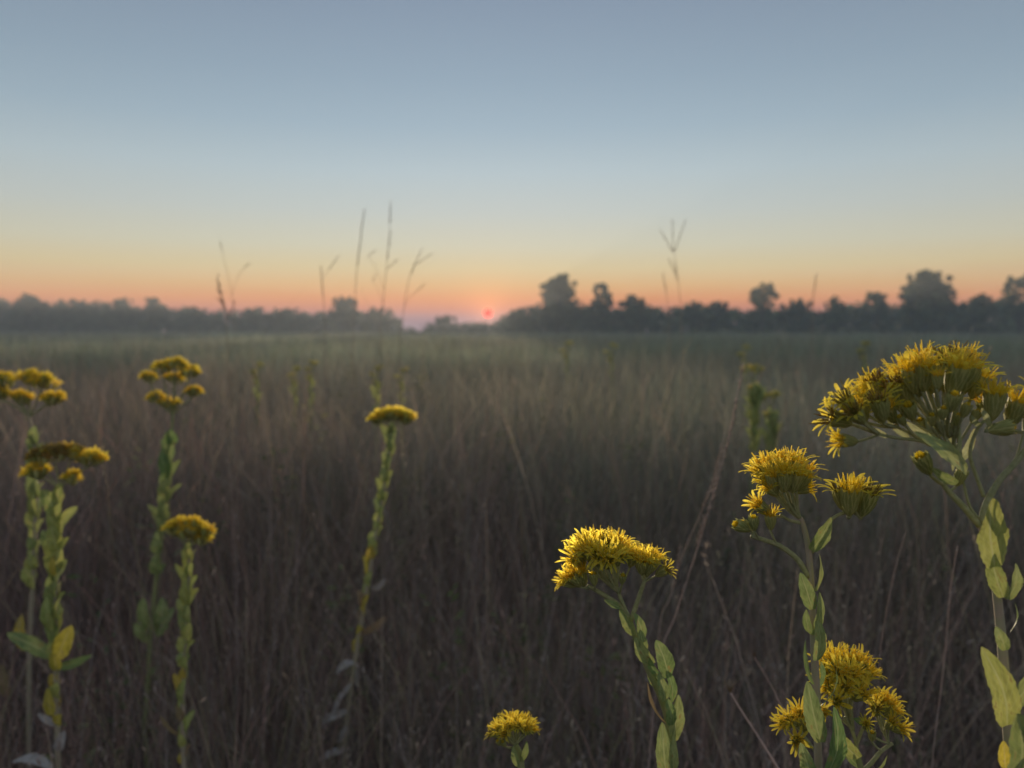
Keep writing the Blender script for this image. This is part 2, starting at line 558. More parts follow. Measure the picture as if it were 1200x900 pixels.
def tree(label, px, top, left, right, d, base_w=0.0, gap=0.0, airy=1.0, group=None, low=398, name="tree"):
    """A tree whose crown spans the columns left..right and whose top reaches the row top at distance d."""
    foot = P(px, 386, d)
    x0, y0 = foot.x, foot.y
    ztop = P(px, top, d).z
    W = (right - left) / FPX * d
    xc = (P(left, 386, d).x + P(right, 386, d).x) / 2
    root = thing(name, label, "tree" if name == "tree" else "bush", (x0, y0, 0), group)
    H = ztop
    zb = H * (0.12 + gap)
    mb = MB()
    tr = max(0.07, 0.022 * H)
    lean = (xc - x0) * 0.5
    tp = [Vector((0, 0, -0.2)), Vector((lean * 0.2, 0, H * 0.25)), Vector((lean * 0.6, 0.1, H * 0.5)), Vector((lean, 0.1, H * 0.85))]
    mb.quad_strip_tube(spline(tp, 4), [tr * (1 - 0.075 * i) for i in range(13)], 6)
    ncl = max(16, int(W * (H - zb) * 2.0))
    cs, rs, cols = [], [], []
    for i in range(ncl):
        while True:
            u, v_, w_ = rng.uniform(-1, 1, 3)
            # dome: widest a third of the way up
            zz = (v_ + 1) / 2
            wid = math.sin(math.pi * min(1, (0.18 + 0.82 * zz)) ** 0.85) ** 0.6 if zz < 0.98 else 0.2
            if 0.15 < u * u + w_ * w_ < 1 + 0.12 * math.sin(v_ * 9 + u * 5):
                break
        rr = rng.uniform(0.055, 0.17) * min(W, H) + 0.1
        cx = (xc - x0) + u * wid * (W / 2 - rr * 0.7)
        cz = zb + zz * (H - zb - rr * 0.8) + rr * 0.1
        cy = w_ * wid * W * 0.4
        cs.append(np.array([cx, cy, cz]))
        rs.append(np.array([rr * 1.15, rr * 1.15, rr * 0.8]))
        cols.append(FOL[rng.integers(4)] * rng.uniform(0.7, 1.25) * (1.2 if px > 560 else 1.0))  # 1.2 tints the right-hand crowns lighter for the mist over them
        if i % 3 == 0 and gap >= 0:
            s = min(0.8, max(0.25, cz / H - 0.3))
            a = Vector((lean * s, 0.05, H * s * 0.85))
            e = Vector((cx, cy, cz))
            mid = (a + e) / 2 + Vector((0, 0, -0.08 * (e - a).length))
            mb.quad_strip_tube(spline([a, mid, e], 3), [tr * 0.42 * (1 - 0.12 * k) for k in range(7)], 4)
    for i in range(26):                             # sprigs sticking out of the crown
        th_, zz = rng.uniform(0, 2 * math.pi), rng.uniform(0.35, 1.0)
        wid = math.sqrt(max(0.0, 1 - (zz * 1.15 - 0.35) ** 2)) if zz < 0.98 else 0.3
        cs.append(np.array([(xc - x0) + math.cos(th_) * wid * W * 0.42, math.sin(th_) * wid * W * 0.4, zb + zz * (H - zb)]))
        rr = rng.uniform(0.12, 0.3) * (0.5 + H / 12)
        rs.append(np.array([rr, rr, rr * rng.uniform(0.6, 1.6)]))
        cols.append(FOL[rng.integers(4)] * rng.uniform(0.7, 1.2) * (1.2 if px > 560 else 1.0))
    add("trunk", mb.mesh("trunk", M["bark"]), root)
    V, Q, C = leaf_cloud(cs, rs, int(44 * airy), 0.15 + 0.014 * H, cols)
    add("crown", mesh_np("crown", V, Q, C, M["crown"]), root)
    return root


TREES = [
    # label, px, top, left, right, d, gap, airy, kind
    ("tall round tree standing highest above the treeline just right of the sun", 652, 322, 626, 682, 93, 0.1, 1.0, "tree"),
    ("smaller round dark tree just right of the tallest tree", 704, 332, 690, 719, 94, 0.02, 1.2, "tree"),
    ("low sloping tree at the foot of the small round dark tree", 737, 347, 719, 760, 94, 0.05, 1.2, "tree"),
    ("narrow low tree with a pointed tip, right of the three-forked grass", 813, 354, 801, 826, 93, 0.08, 1.2, "tree"),
    ("low knobbly tree with a small spike on its right shoulder", 842, 354, 828, 856, 93, 0.08, 1.2, "tree"),
    ("little lollipop tree with a thin bare stem and see-through crown", 893, 332, 876, 911, 89, 0.42, 0.5, "tree"),
    ("wide flat-topped tree between the lollipop tree and the thin grass spike", 932, 352, 908, 957, 89, 0.03, 1.3, "tree"),
    ("thin see-through tree between two wide dark ones", 976, 350, 962, 992, 87, 0.2, 0.35, "tree"),
    ("small loose tree close to the left of the big domed tree", 1025, 341, 1011, 1040, 86, 0.2, 0.6, "tree"),
    ("big broad domed tree above the large goldenrod, widest of all", 1085, 318, 1050, 1120, 82, 0.05, 1.2, "tree"),
    ("ragged low tree right of the big domed tree", 1143, 347, 1122, 1166, 82, 0.05, 0.9, "tree"),
    ("loose airy tree cut off by the right edge of the picture", 1194, 324, 1172, 1222, 81, 0.2, 0.6, "tree"),
    ("rounded bush immediately right of the red sun", 610, 360, 592, 630, 93, 0.0, 1.3, "bush"),
    ("low mounded bush left of the setting sun", 521, 371, 505, 541, 113, 0.0, 1.3, "bush"),
    ("left-hand tree with dark cap and pale gap beneath, highest left of the sun", 405, 349, 384, 424, 107, 0.2, 1.2, "tree"),
    ("broad tree with ragged right end, before the gap beside the sun", 443, 361, 420, 468, 108, 0.02, 1.2, "tree"),
    ("low rounded tree behind the short forked grass stem", 335, 361, 312, 364, 114, 0.02, 1.2, "tree"),
    ("low peaked tree right of the thin dark grass stem on the left", 296, 360, 274, 316, 114, 0.02, 1.2, "tree"),
    ("uneven low tree left of the thin dark grass stem on the left", 228, 361, 202, 256, 113, 0.02, 1.2, "tree"),
    ("rounded tree with a smooth top, fourth hump from the left edge", 179, 349, 162, 199, 111, 0.02, 1.2, "tree"),
    ("broad flat-topped tree, third hump from the left edge", 142, 349, 121, 164, 111, 0.02, 1.2, "tree"),
    ("wide low tree, second hump from the left edge", 92, 351, 60, 122, 113, 0.02, 1.2, "tree"),
    ("taller tree nearest the left edge of the treeline", 36, 345, 14, 60, 109, 0.02, 1.2, "tree"),
]
for lab, px, top, l_, r_, d, gap, airy, kind in TREES:
    tree(lab, px, top, l_, r_, d, gap=gap, airy=airy, name=kind)


def treeline():
    """The unbroken far wood behind and between the trees that can be told apart."""
    prof = [(-260, 350), (-60, 347), (0, 354), (60, 358), (120, 358), (200, 363), (260, 366), (300, 368), (360, 369), (400, 368), (440, 369),
            (462, 376), (474, 386), (486, 386.5), (500, 384), (520, 380), (540, 379), (556, 379), (572, 379), (584, 377), (604, 367), (630, 360), (700, 360), (760, 361),
            (800, 361), (850, 362), (900, 363), (950, 362), (1000, 361), (1060, 358), (1120, 356), (1200, 352), (1300, 346), (1500, 340)]
    cs, rs, cols = [], [], []
    px = -260.0
    xs = [p[0] for p in prof]
    ys = [p[1] for p in prof]
    while px < 1500:
        d = np.interp(px, [480, 620, 760, 1200], [121, 104, 97, 92]) + rng.uniform(-5, 8)
        yt = np.interp(px, xs, ys) + 2.2 * math.sin(px * .11) * math.sin(px * .037 + 1) + 1.6 * math.sin(px * .31) + rng.uniform(-3.5, 3.5)
        top = P(px, yt, d)
        z = 0.4
        while z < top.z:
            r = rng.uniform(0.45, 1.0) if top.z > 2.2 else 0.4
            cz = min(z, top.z - r * 0.75)
            cs.append(np.array([top.x + rng.uniform(-.5, .5), top.y + rng.uniform(-2.5, 2.5), max(0.3, cz)]))
            rs.append(np.array([r * 1.3, r * 1.3, r]))
            cols.append(FOL[rng.integers(4)] * rng.uniform(0.7, 1.2) * (1.2 if px > 560 else 1.0))
            z += r * 0.95
        px += 3.6
    V, Q, C = leaf_cloud(cs, rs, 40, 0.27, cols)
    o = add("treeline", mesh_np("treeline", V, Q, C, M["crown"]))
    o["kind"] = "stuff"
    o["label"] = "dark hazy band of low woods along the far side of the field"
    o["category"] = "woods"


treeline()


# ------------------------------------------------------------------ prairie grass
PAL = np.array([2.25, 2.0, 1.95]) * np.array([[0.16, 0.118, 0.10], [0.225, 0.19, 0.145], [0.14, 0.138, 0.085], [0.165, 0.15, 0.138], [0.085, 0.072, 0.066], [0.19, 0.135, 0.115]])  # near and far palettes scaled up, field brightness baked into grass colour
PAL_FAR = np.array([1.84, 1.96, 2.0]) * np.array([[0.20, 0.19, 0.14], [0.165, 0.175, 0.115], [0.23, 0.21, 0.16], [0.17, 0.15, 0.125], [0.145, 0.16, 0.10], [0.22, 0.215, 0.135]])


def sample_r(n, r0, r1, expo):
    """Radii whose density per area falls as r**-expo."""
    q = 2.0 - expo
    u = rng.random(n)
    return (r0 ** q + u * (r1 ** q - r0 ** q)) ** (1 / q)


def clumps(n, per, r0, r1, expo, spread, ang):
    """Positions gathered into tussocks: x, y, tussock number, offset from the tussock's middle."""
    m = max(1, n // per)
    r = sample_r(m, r0, r1, expo)
    th = rng.uniform(-ang, ang, m)
    cid = rng.integers(0, m, n)
    sp = spread * (1 + 0.05 * r[cid])
    off = rng.normal(size=(n, 2)) * sp[:, None]
    x = r[cid] * np.sin(th[cid]) + off[:, 0]
    y = r[cid] * np.cos(th[cid]) + off[:, 1]
    ok = np.hypot(x, y) > 0.9
    return x[ok], y[ok], cid[ok], off[ok] / sp[ok][:, None], m


def patch(x, y):
    """Slow drift of kind and colour across the field, -1..1."""
    return (np.sin(x * 0.8 + 1.7 * np.sin(y * 0.31)) + np.sin(y * 0.53 + 1.1 * np.sin(x * 0.42 + 2)) + 0.7 * np.sin(x * 2.1 - y * 1.4)) / 2.7


def blades(name, pos, h, width, lean, curve, K, pal, palw, label, fluff=0.0, splay=0.12, tufts=9):
    x, y, cid, off, m = pos
    n = len(x)
    z = ground_z(x, y) - 0.02
    h = h * rng.normal(1.0, 0.13, m)[cid] * (1 + 0.07 * patch(x, y))
    yaw = rng.uniform(0, 2 * np.pi, n)
    # stems of a tussock lean outward, and every tussock has its own slant
    ld = off * splay + rng.normal(0, 0.05, (m, 2))[cid] + np.clip(rng.normal(0, 1, (n, 2)), -1.8, 1.8) * lean[:, None]
    cd = np.clip(rng.normal(0, 1, (n, 2)), -1.8, 1.8) * curve[:, None] + off * splay * 0.6
    t = np.linspace(0, 1, K + 1)
    cx = x[:, None] + h[:, None] * (ld[:, :1] * t + cd[:, :1] * t ** 3)
    cy = y[:, None] + h[:, None] * (ld[:, 1:] * t + cd[:, 1:] * t ** 3)
    bow = np.minimum(np.hypot(cd[:, 0], cd[:, 1]), 0.9)
    cz = z[:, None] + h[:, None] * (t[None] - 0.4 * bow[:, None] * t[None] ** 4)
    ctr = np.stack([cx, cy, cz], -1)
    wd = np.stack([np.cos(yaw), np.sin(yaw), rng.normal(0, 0.1, n)], 1)
    prof = np.interp(t, [0, 0.3, 0.8, 1.0], [0.8, 1.0, 0.55, 0.1])
    hw = 0.5 * width[:, None] * prof[None]
    A = ctr - wd[:, None] * hw[..., None]
    B = ctr + wd[:, None] * hw[..., None]
    V = np.stack([A, B], 2).reshape(-1, 3)
    base = (np.arange(n) * (K + 1) * 2)[:, None]
    q = np.array([[2 * k, 2 * k + 1, 2 * k + 3, 2 * k + 2] for k in range(K)])
    Q = (base[:, :, None] + q[None]).reshape(-1, 4)
    pc_ = rng.choice(len(pal), m, p=palw)
    ci = np.where(rng.random(n) < 0.7, pc_[cid], rng.choice(len(pal), n, p=palw))
    pt = patch(x * 0.7 + 3, y * 0.5)
    big = np.sin(x * 0.19 + 1.9 * np.sin(y * 0.07)) * np.sin(y * 0.13 + 0.8) + 0.6 * np.sin(x * 0.55 + y * 0.22)
    tint = np.stack([1 + 0.08 * pt - 0.03 * big, 1 - 0.05 * pt + 0.01 * big, 1 - 0.02 * pt - 0.02 * big], 1) * (1 + 0.16 * big)[:, None]
    col = pal[ci] * rng.uniform(0.8, 1.2, (n, 1)) * rng.uniform(0.62, 1.38, (m, 1))[cid] * tint
    C = np.repeat(col, (K + 1) * 2, 0)
    if fluff > 0:                                   # seed tufts clinging along the upper part of the stems
        idx = np.nonzero(rng.random(n) < fluff * (0.4 + 1.2 * (pc_[cid] % 2)))[0]
        m_ = tufts
        tt = rng.uniform(0.5, 1.0, (len(idx), m_))
        k0 = np.minimum((tt * K).astype(int), K - 1)
        fr = tt * K - k0
        p0 = ctr[idx[:, None], k0]
        p1 = ctr[idx[:, None], k0 + 1]
        pc = p0 + (p1 - p0) * fr[..., None]
        dirv = rng.normal(size=(len(idx), m_, 3)) * np.array([0.6, 0.6, 0.3]) + np.array([0, 0, 0.8])
        dirv /= np.linalg.norm(dirv, axis=-1, keepdims=True)
        ln = (rng.uniform(0.005, 0.012, (len(idx), m_)) + width[idx, None] * 1.4)[..., None]
        sd = np.cross(dirv, rng.normal(size=dirv.shape))
        sd /= np.linalg.norm(sd, axis=-1, keepdims=True)
        sw = ln * 0.11
        FV = np.stack([pc, pc + dirv * ln * 0.5 + sd * sw, pc + dirv * ln, pc + dirv * ln * 0.5 - sd * sw], 2).reshape(-1, 3)
        fq = np.arange(len(FV)).reshape(-1, 4) + len(V)
        fc = np.repeat((col[idx] * 1.1 + np.array([0.05, 0.04, 0.036]))[:, None], m_ * 4, 1).reshape(-1, 3)
        V = np.concatenate([V, FV])
        Q = np.concatenate([Q, fq])
        C = np.concatenate([C, fc])
    o = add(name, mesh_np(name, V, Q, C, M["grass"]))
    o["kind"] = "stuff"
    o["label"] = label
    o["category"] = "grass"
    return o


def build_grass():
    A = R(50)
    U = rng.uniform
    pos = clumps(17000, 34, 0.95, 3.3, 0.4, 0.055, A)
    n = len(pos[0])
    r = np.hypot(pos[0], pos[1])
    blades("dry_grass", pos, np.interp(r, [0.9, 1.6, 2.4, 3.2], [0.50, 0.62, 0.72, 0.76]) * rng.normal(1, .14, n), U(0.0012, 0.0032, n),
           np.full(n, 0.10), np.full(n, 0.13), 6, PAL, [.26, .12, .16, .2, .16, .10], "thin brown and russet grass stems crowding the near field", fluff=0.3)
    pos = clumps(9500, 40, 0.92, 3.8, 0.6, 0.08, A)
    n = len(pos[0])
    blades("grass_thatch", pos, U(0.12, 0.5, n), U(0.0016, 0.0042, n), np.full(n, 0.28), np.full(n, 0.45), 6,
           PAL, [.18, .2, .22, .18, .15, .07], "bent leaves and thatch low among the grass stems", splay=0.3)
    pos = clumps(105000, 30, 2.8, 12, 1.25, 0.06, A)
    n = len(pos[0])
    r = np.hypot(pos[0], pos[1])
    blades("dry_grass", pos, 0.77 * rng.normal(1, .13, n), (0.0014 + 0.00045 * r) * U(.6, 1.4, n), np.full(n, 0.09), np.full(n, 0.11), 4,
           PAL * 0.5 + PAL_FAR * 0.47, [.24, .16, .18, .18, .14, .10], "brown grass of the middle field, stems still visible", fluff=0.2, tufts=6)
    pos = clumps(270000, 14, 11, 132, 1.8, 0.10, A)
    n = len(pos[0])
    r = np.hypot(pos[0], pos[1])
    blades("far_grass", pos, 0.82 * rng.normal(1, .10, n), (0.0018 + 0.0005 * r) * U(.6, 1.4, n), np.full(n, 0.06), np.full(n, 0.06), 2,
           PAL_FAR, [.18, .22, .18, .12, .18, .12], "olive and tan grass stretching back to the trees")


build_grass()


def build_weeds():
    """Leafy weeds and old seed heads tangled in the grass, far too many and too small to count."""
    V, C = [], []
    n = 620
    r = sample_r(n, 1.5, 22, 1.25)
    th = rng.uniform(-R(48), R(48), n)
    kinds = np.array([[0.20, 0.23, 0.10], [0.24, 0.24, 0.12], [0.13, 0.10, 0.085], [0.34, 0.29, 0.25], [0.20, 0.135, 0.11], [0.15, 0.19, 0.09]])
    for i in range(n):
        x, y = r[i] * math.sin(th[i]), r[i] * math.cos(th[i])
        kind = rng.choice(6, p=[.24, .14, .18, .12, .16, .16])
        h = rng.uniform(0.5, 0.92) * (0.75 if r[i] < 2.4 else 1.0)
        lean = rng.normal(0, 0.10, 2)
        seedy = kind in (2, 3, 4)
        m_ = 60 if not seedy else 46
        t = rng.uniform(0.25, 1.0, m_) if not seedy else 1 - rng.random(m_) ** 2 * 0.3
        rad = (0.055 if not seedy else 0.028) * (1.15 - 0.5 * t) * (1 + 0.03 * r[i])
        d = rng.normal(size=(m_, 3))
        d /= np.linalg.norm(d, axis=1, keepdims=True)
        p = np.stack([x + lean[0] * h * t, y + lean[1] * h * t, h * t], 1) + d * rad[:, None] * rng.random((m_, 1)) ** 0.5
        ax = d * np.array([1, 1, 0.5]) + np.array([0, 0, 0.55 if seedy else 0.2])
        ax /= np.linalg.norm(ax, axis=1, keepdims=True)
        sd = np.cross(ax, rng.normal(size=(m_, 3)))
        sd /= np.linalg.norm(sd, axis=1, keepdims=True)
        s_ = ((rng.uniform(0.016, 0.034, m_) if not seedy else rng.uniform(0.006, 0.014, m_)) * (1 + 0.06 * r[i]))[:, None]
        w_ = s_ * (0.2 if not seedy else 0.16)
        V.append(np.stack([p, p + ax * s_ * .5 + sd * w_, p + ax * s_, p + ax * s_ * .5 - sd * w_], 1).reshape(-1, 3))
        C.append(np.repeat(kinds[kind] * rng.uniform(.75, 1.25) * rng.uniform(.8, 1.2, (m_, 1)), 4, 0))
        q = np.array([[x - .0012, y, 0], [x + .0012, y, 0], [x + lean[0] * h + .0007, y + lean[1] * h, h], [x + lean[0] * h - .0007, y + lean[1] * h, h]])
        V.append(q)
        C.append(np.repeat(np.array([[0.2, 0.16, 0.12]]), 4, 0))
    V = np.concatenate(V)
    o = add("weeds", mesh_np("weeds", V, np.arange(len(V)).reshape(-1, 4), np.concatenate(C), M["grass"]))
    o["kind"] = "stuff"
    o["label"] = "leafy weeds and old brown seed heads tangled among the grass"
    o["category"] = "weeds"


build_weeds()


# ------------------------------------------------------------------ goldenrod flower heads (cup diameter = 1, cup length = 1.15)
CUP_L = 1.3


def cup_mesh(seed, lod=0):
    r_ = random.Random(seed)
    mb = MB()
    prof = [(0.0, 0.09), (0.12, 0.19), (0.40, 0.30), (0.75, 0.37), (1.05, 0.40), (CUP_L, 0.38)]
    sides = 10 if lod == 0 else 6
    if lod:
        prof = prof[::2] + [prof[-1]]
    rows = []
    for z, rad in prof:
        rows.append([Vector((rad * math.cos(2 * math.pi * k / sides), rad * math.sin(2 * math.pi * k / sides), z)) for k in range(sides + 1)])
    mb.grid(rows)
    if lod == 0:   # overlapping bracts, each a small pointed scale standing proud of the cup
        for row, (z0, z1, cnt) in enumerate(((0.04, 0.55, 6), (0.25, 0.92, 7), (0.5, 1.2, 8), (0.72, 1.4, 8))):
            for k in range(cnt):
                a = 2 * math.pi * (k + 0.5 * row) / cnt + r_.uniform(-.1, .1)
                zt = z1 + r_.uniform(-.06, .08)
                rws = []
                for t in (0, 0.4, 0.8, 1.0):
                    z = z0 + (zt - z0) * t
                    rad = np.interp(z, [p[0] for p in prof] + [1.5], [p[1] for p in prof] + [0.38]) + 0.012 + 0.06 * t
                    hw = 0.155 * (math.sin(math.pi * (0.2 + 0.78 * t))) / max(rad, 0.15) * 0.9
                    rws.append([Vector((rad * f * math.cos(a + s * hw), rad * f * math.sin(a + s * hw), z)) for s, f in ((-1, 0.95), (0, 1.06), (1, 0.95))])
                mb.grid(rws)
    return mb.mesh("flower_head", M["bract"])


def petal_mesh(seed, L_=0.95, W_=0.2):
    """One strap-shaped ray floret: grows along +X from the rim, curving up."""
    r_ = random.Random(seed)
    mb = MB()
    yaw_ = r_.uniform(-.16, .16)
    up = r_.uniform(0.65, 1.35)
    rows = []
    L_ *= r_.uniform(0.68, 1.28)
    for t in (0, 0.25, 0.55, 0.82, 1.0):
        w = W_ * (0.45 + 0.9 * math.sin(math.pi * (0.12 + 0.72 * t)) * 0.75) * (0.45 if t == 1 else 1)
        ang = up * (1 - 0.42 * t)
        x = 0.32 + L_ * t * math.cos(ang) * 0.95
        z = CUP_L - 0.02 + L_ * t * math.sin(ang) - 0.10 * t * t
        yo = yaw_ * (x - .3) * (1 + t)
        rows.append([Vector((x, yo - w / 2, z + 0.02)), Vector((x, yo, z - 0.01)), Vector((x, yo + w / 2, z + 0.02))])
    mb.grid(rows)
    return mb


def floret_tube(mb, p, d, ln, rad, mat_body=0, mat_tip=1, style=0.0):
    pts = [p, p + d * ln * 0.55, p + d * ln]
    mb.quad_strip_tube(pts, [rad * 0.7, rad, rad * 1.5], 4, mat_body)
    if style > 0:
        mb.quad_strip_tube([p + d * ln * 0.95, p + d * (ln + style)], [rad * 0.85, rad * 0.75], 4, mat_tip)


def disc_mesh(seed, n=20, spiky=0.5, faded=False):
    r_ = random.Random(seed)
    mb = MB()
    for k in range(n):
        rr = 0.37 * math.sqrt((k + 0.5) / n)
        a = k * 2.39996 + r_.uniform(-.2, .2)
        p = Vector((rr * math.cos(a), rr * math.sin(a), CUP_L - 0.12))
        d = Vector((rr * 1.3 * math.cos(a) + r_.uniform(-.18, .18), rr * 1.3 * math.sin(a) + r_.uniform(-.18, .18), 1)).normalized()
        floret_tube(mb, p, d, r_.uniform(0.34, 0.70), 0.034, style=r_.uniform(0.15, 0.5) if r_.random() < spiky else 0)
    return mb.mesh("disc_florets", [M["old_floret"] if faded else M["floret"], M["old_floret"] if faded else M["pale_tip"]])


def ring_mesh(seed, n=9, W_=0.2, upright=False, mat="petal"):
    r_ = random.Random(seed)
    mb = MB()
    for k in range(n):
        pm = petal_mesh(seed * 31 + k, W_=W_)
        rot = Matrix.Rotation(2 * math.pi * k / n + r_.uniform(-.18, .18), 3, "Z")
        b = len(mb.v)
        mb.v += [rot @ v for v in pm.v]
        mb.uv += pm.uv
        mb.f += [tuple(i + b for i in f) for f in pm.f]
        mb.m += pm.m
    return mb.mesh("petal_ring", M[mat])


def tuft_mesh(seed, mat="petal_soft", tip="petal_soft"):
    """Small far-off flower head: rays and florets together."""
    r_ = random.Random(seed)
    mb = MB()
    for k in range(8):
        a = 2 * math.pi * k / 8 + r_.uniform(-.3, .3)
        c, s = math.cos(a), math.sin(a)
        e = Vector((c * r_.uniform(.8, 1.15), s * r_.uniform(.8, 1.15), CUP_L + r_.uniform(.1, .6)))
        b0 = Vector((c * .3, s * .3, CUP_L - 0.15))
        side = Vector((-s, c, 0)) * 0.16
        mb.grid([[b0 - side * .6, b0 + side * .6], [(b0 + e) / 2 - side + Vector((0, 0, .1)), (b0 + e) / 2 + side + Vector((0, 0, .1))], [e - side * .4, e + side * .4]], 0)
    for k in range(9):
        rr = 0.35 * math.sqrt((k + .5) / 9)
        a = k * 2.4
        p = Vector((rr * math.cos(a), rr * math.sin(a), CUP_L - .15))
        d = Vector((rr * 1.5 * math.cos(a), rr * 1.5 * math.sin(a), 1)).normalized()
        mb.quad_strip_tube([p, p + d * r_.uniform(.5, .8)], [0.06, 0.08], 4, 1)
    return mb.mesh("ray_florets", [M[mat], M[tip]])


CUPS = [cup_mesh(i) for i in range(4)]
CUPS_LOW = [cup_mesh(i, 1) for i in range(2)]
RINGS = [ring_mesh(i + 1, n=14 + i % 3, W_=0.145) for i in range(5)]
DISCS = [disc_mesh(i + 1, 22 + 2 * (i % 3), 0.7) for i in range(5)]
DISCS_OLD = [disc_mesh(30 + i, 20, 0.4, True) for i in range(2)]
PETALS = []
for i in range(6):
    PETALS.append(petal_mesh(400 + i, L_=0.92, W_=0.2).mesh("petal", M["petal"]))
TUFTS = [tuft_mesh(i) for i in range(4)]
M["far_tuft"] = leafy("dull_far_tuft", (0.68, 0.58, 0.14), (0.54, 0.48, 0.13), 0.4, 0.7, 200, vary=0.3, spec=0.1)
TUFTS_FAR = [tuft_mesh(40 + i, "far_tuft", "far_tuft") for i in range(2)]
TUFTS_OLD = [tuft_mesh(20 + i, "old_floret", "old_floret") for i in range(2)]


def bud_top_mesh():
    mb = MB()
    for k in range(7):
        a = 2 * math.pi * k / 7
        p = Vector((.22 * math.cos(a), .22 * math.sin(a), CUP_L - 0.05))
        mb.quad_strip_tube([p, p * 0.9 + Vector((0, 0, .12)), Vector((p.x * .55, p.y * .55, CUP_L + .24))], [.09, .10, .03], 4, 0)
    return mb.mesh("bud_tip", M["petal"])


BUD_TOP = bud_top_mesh()


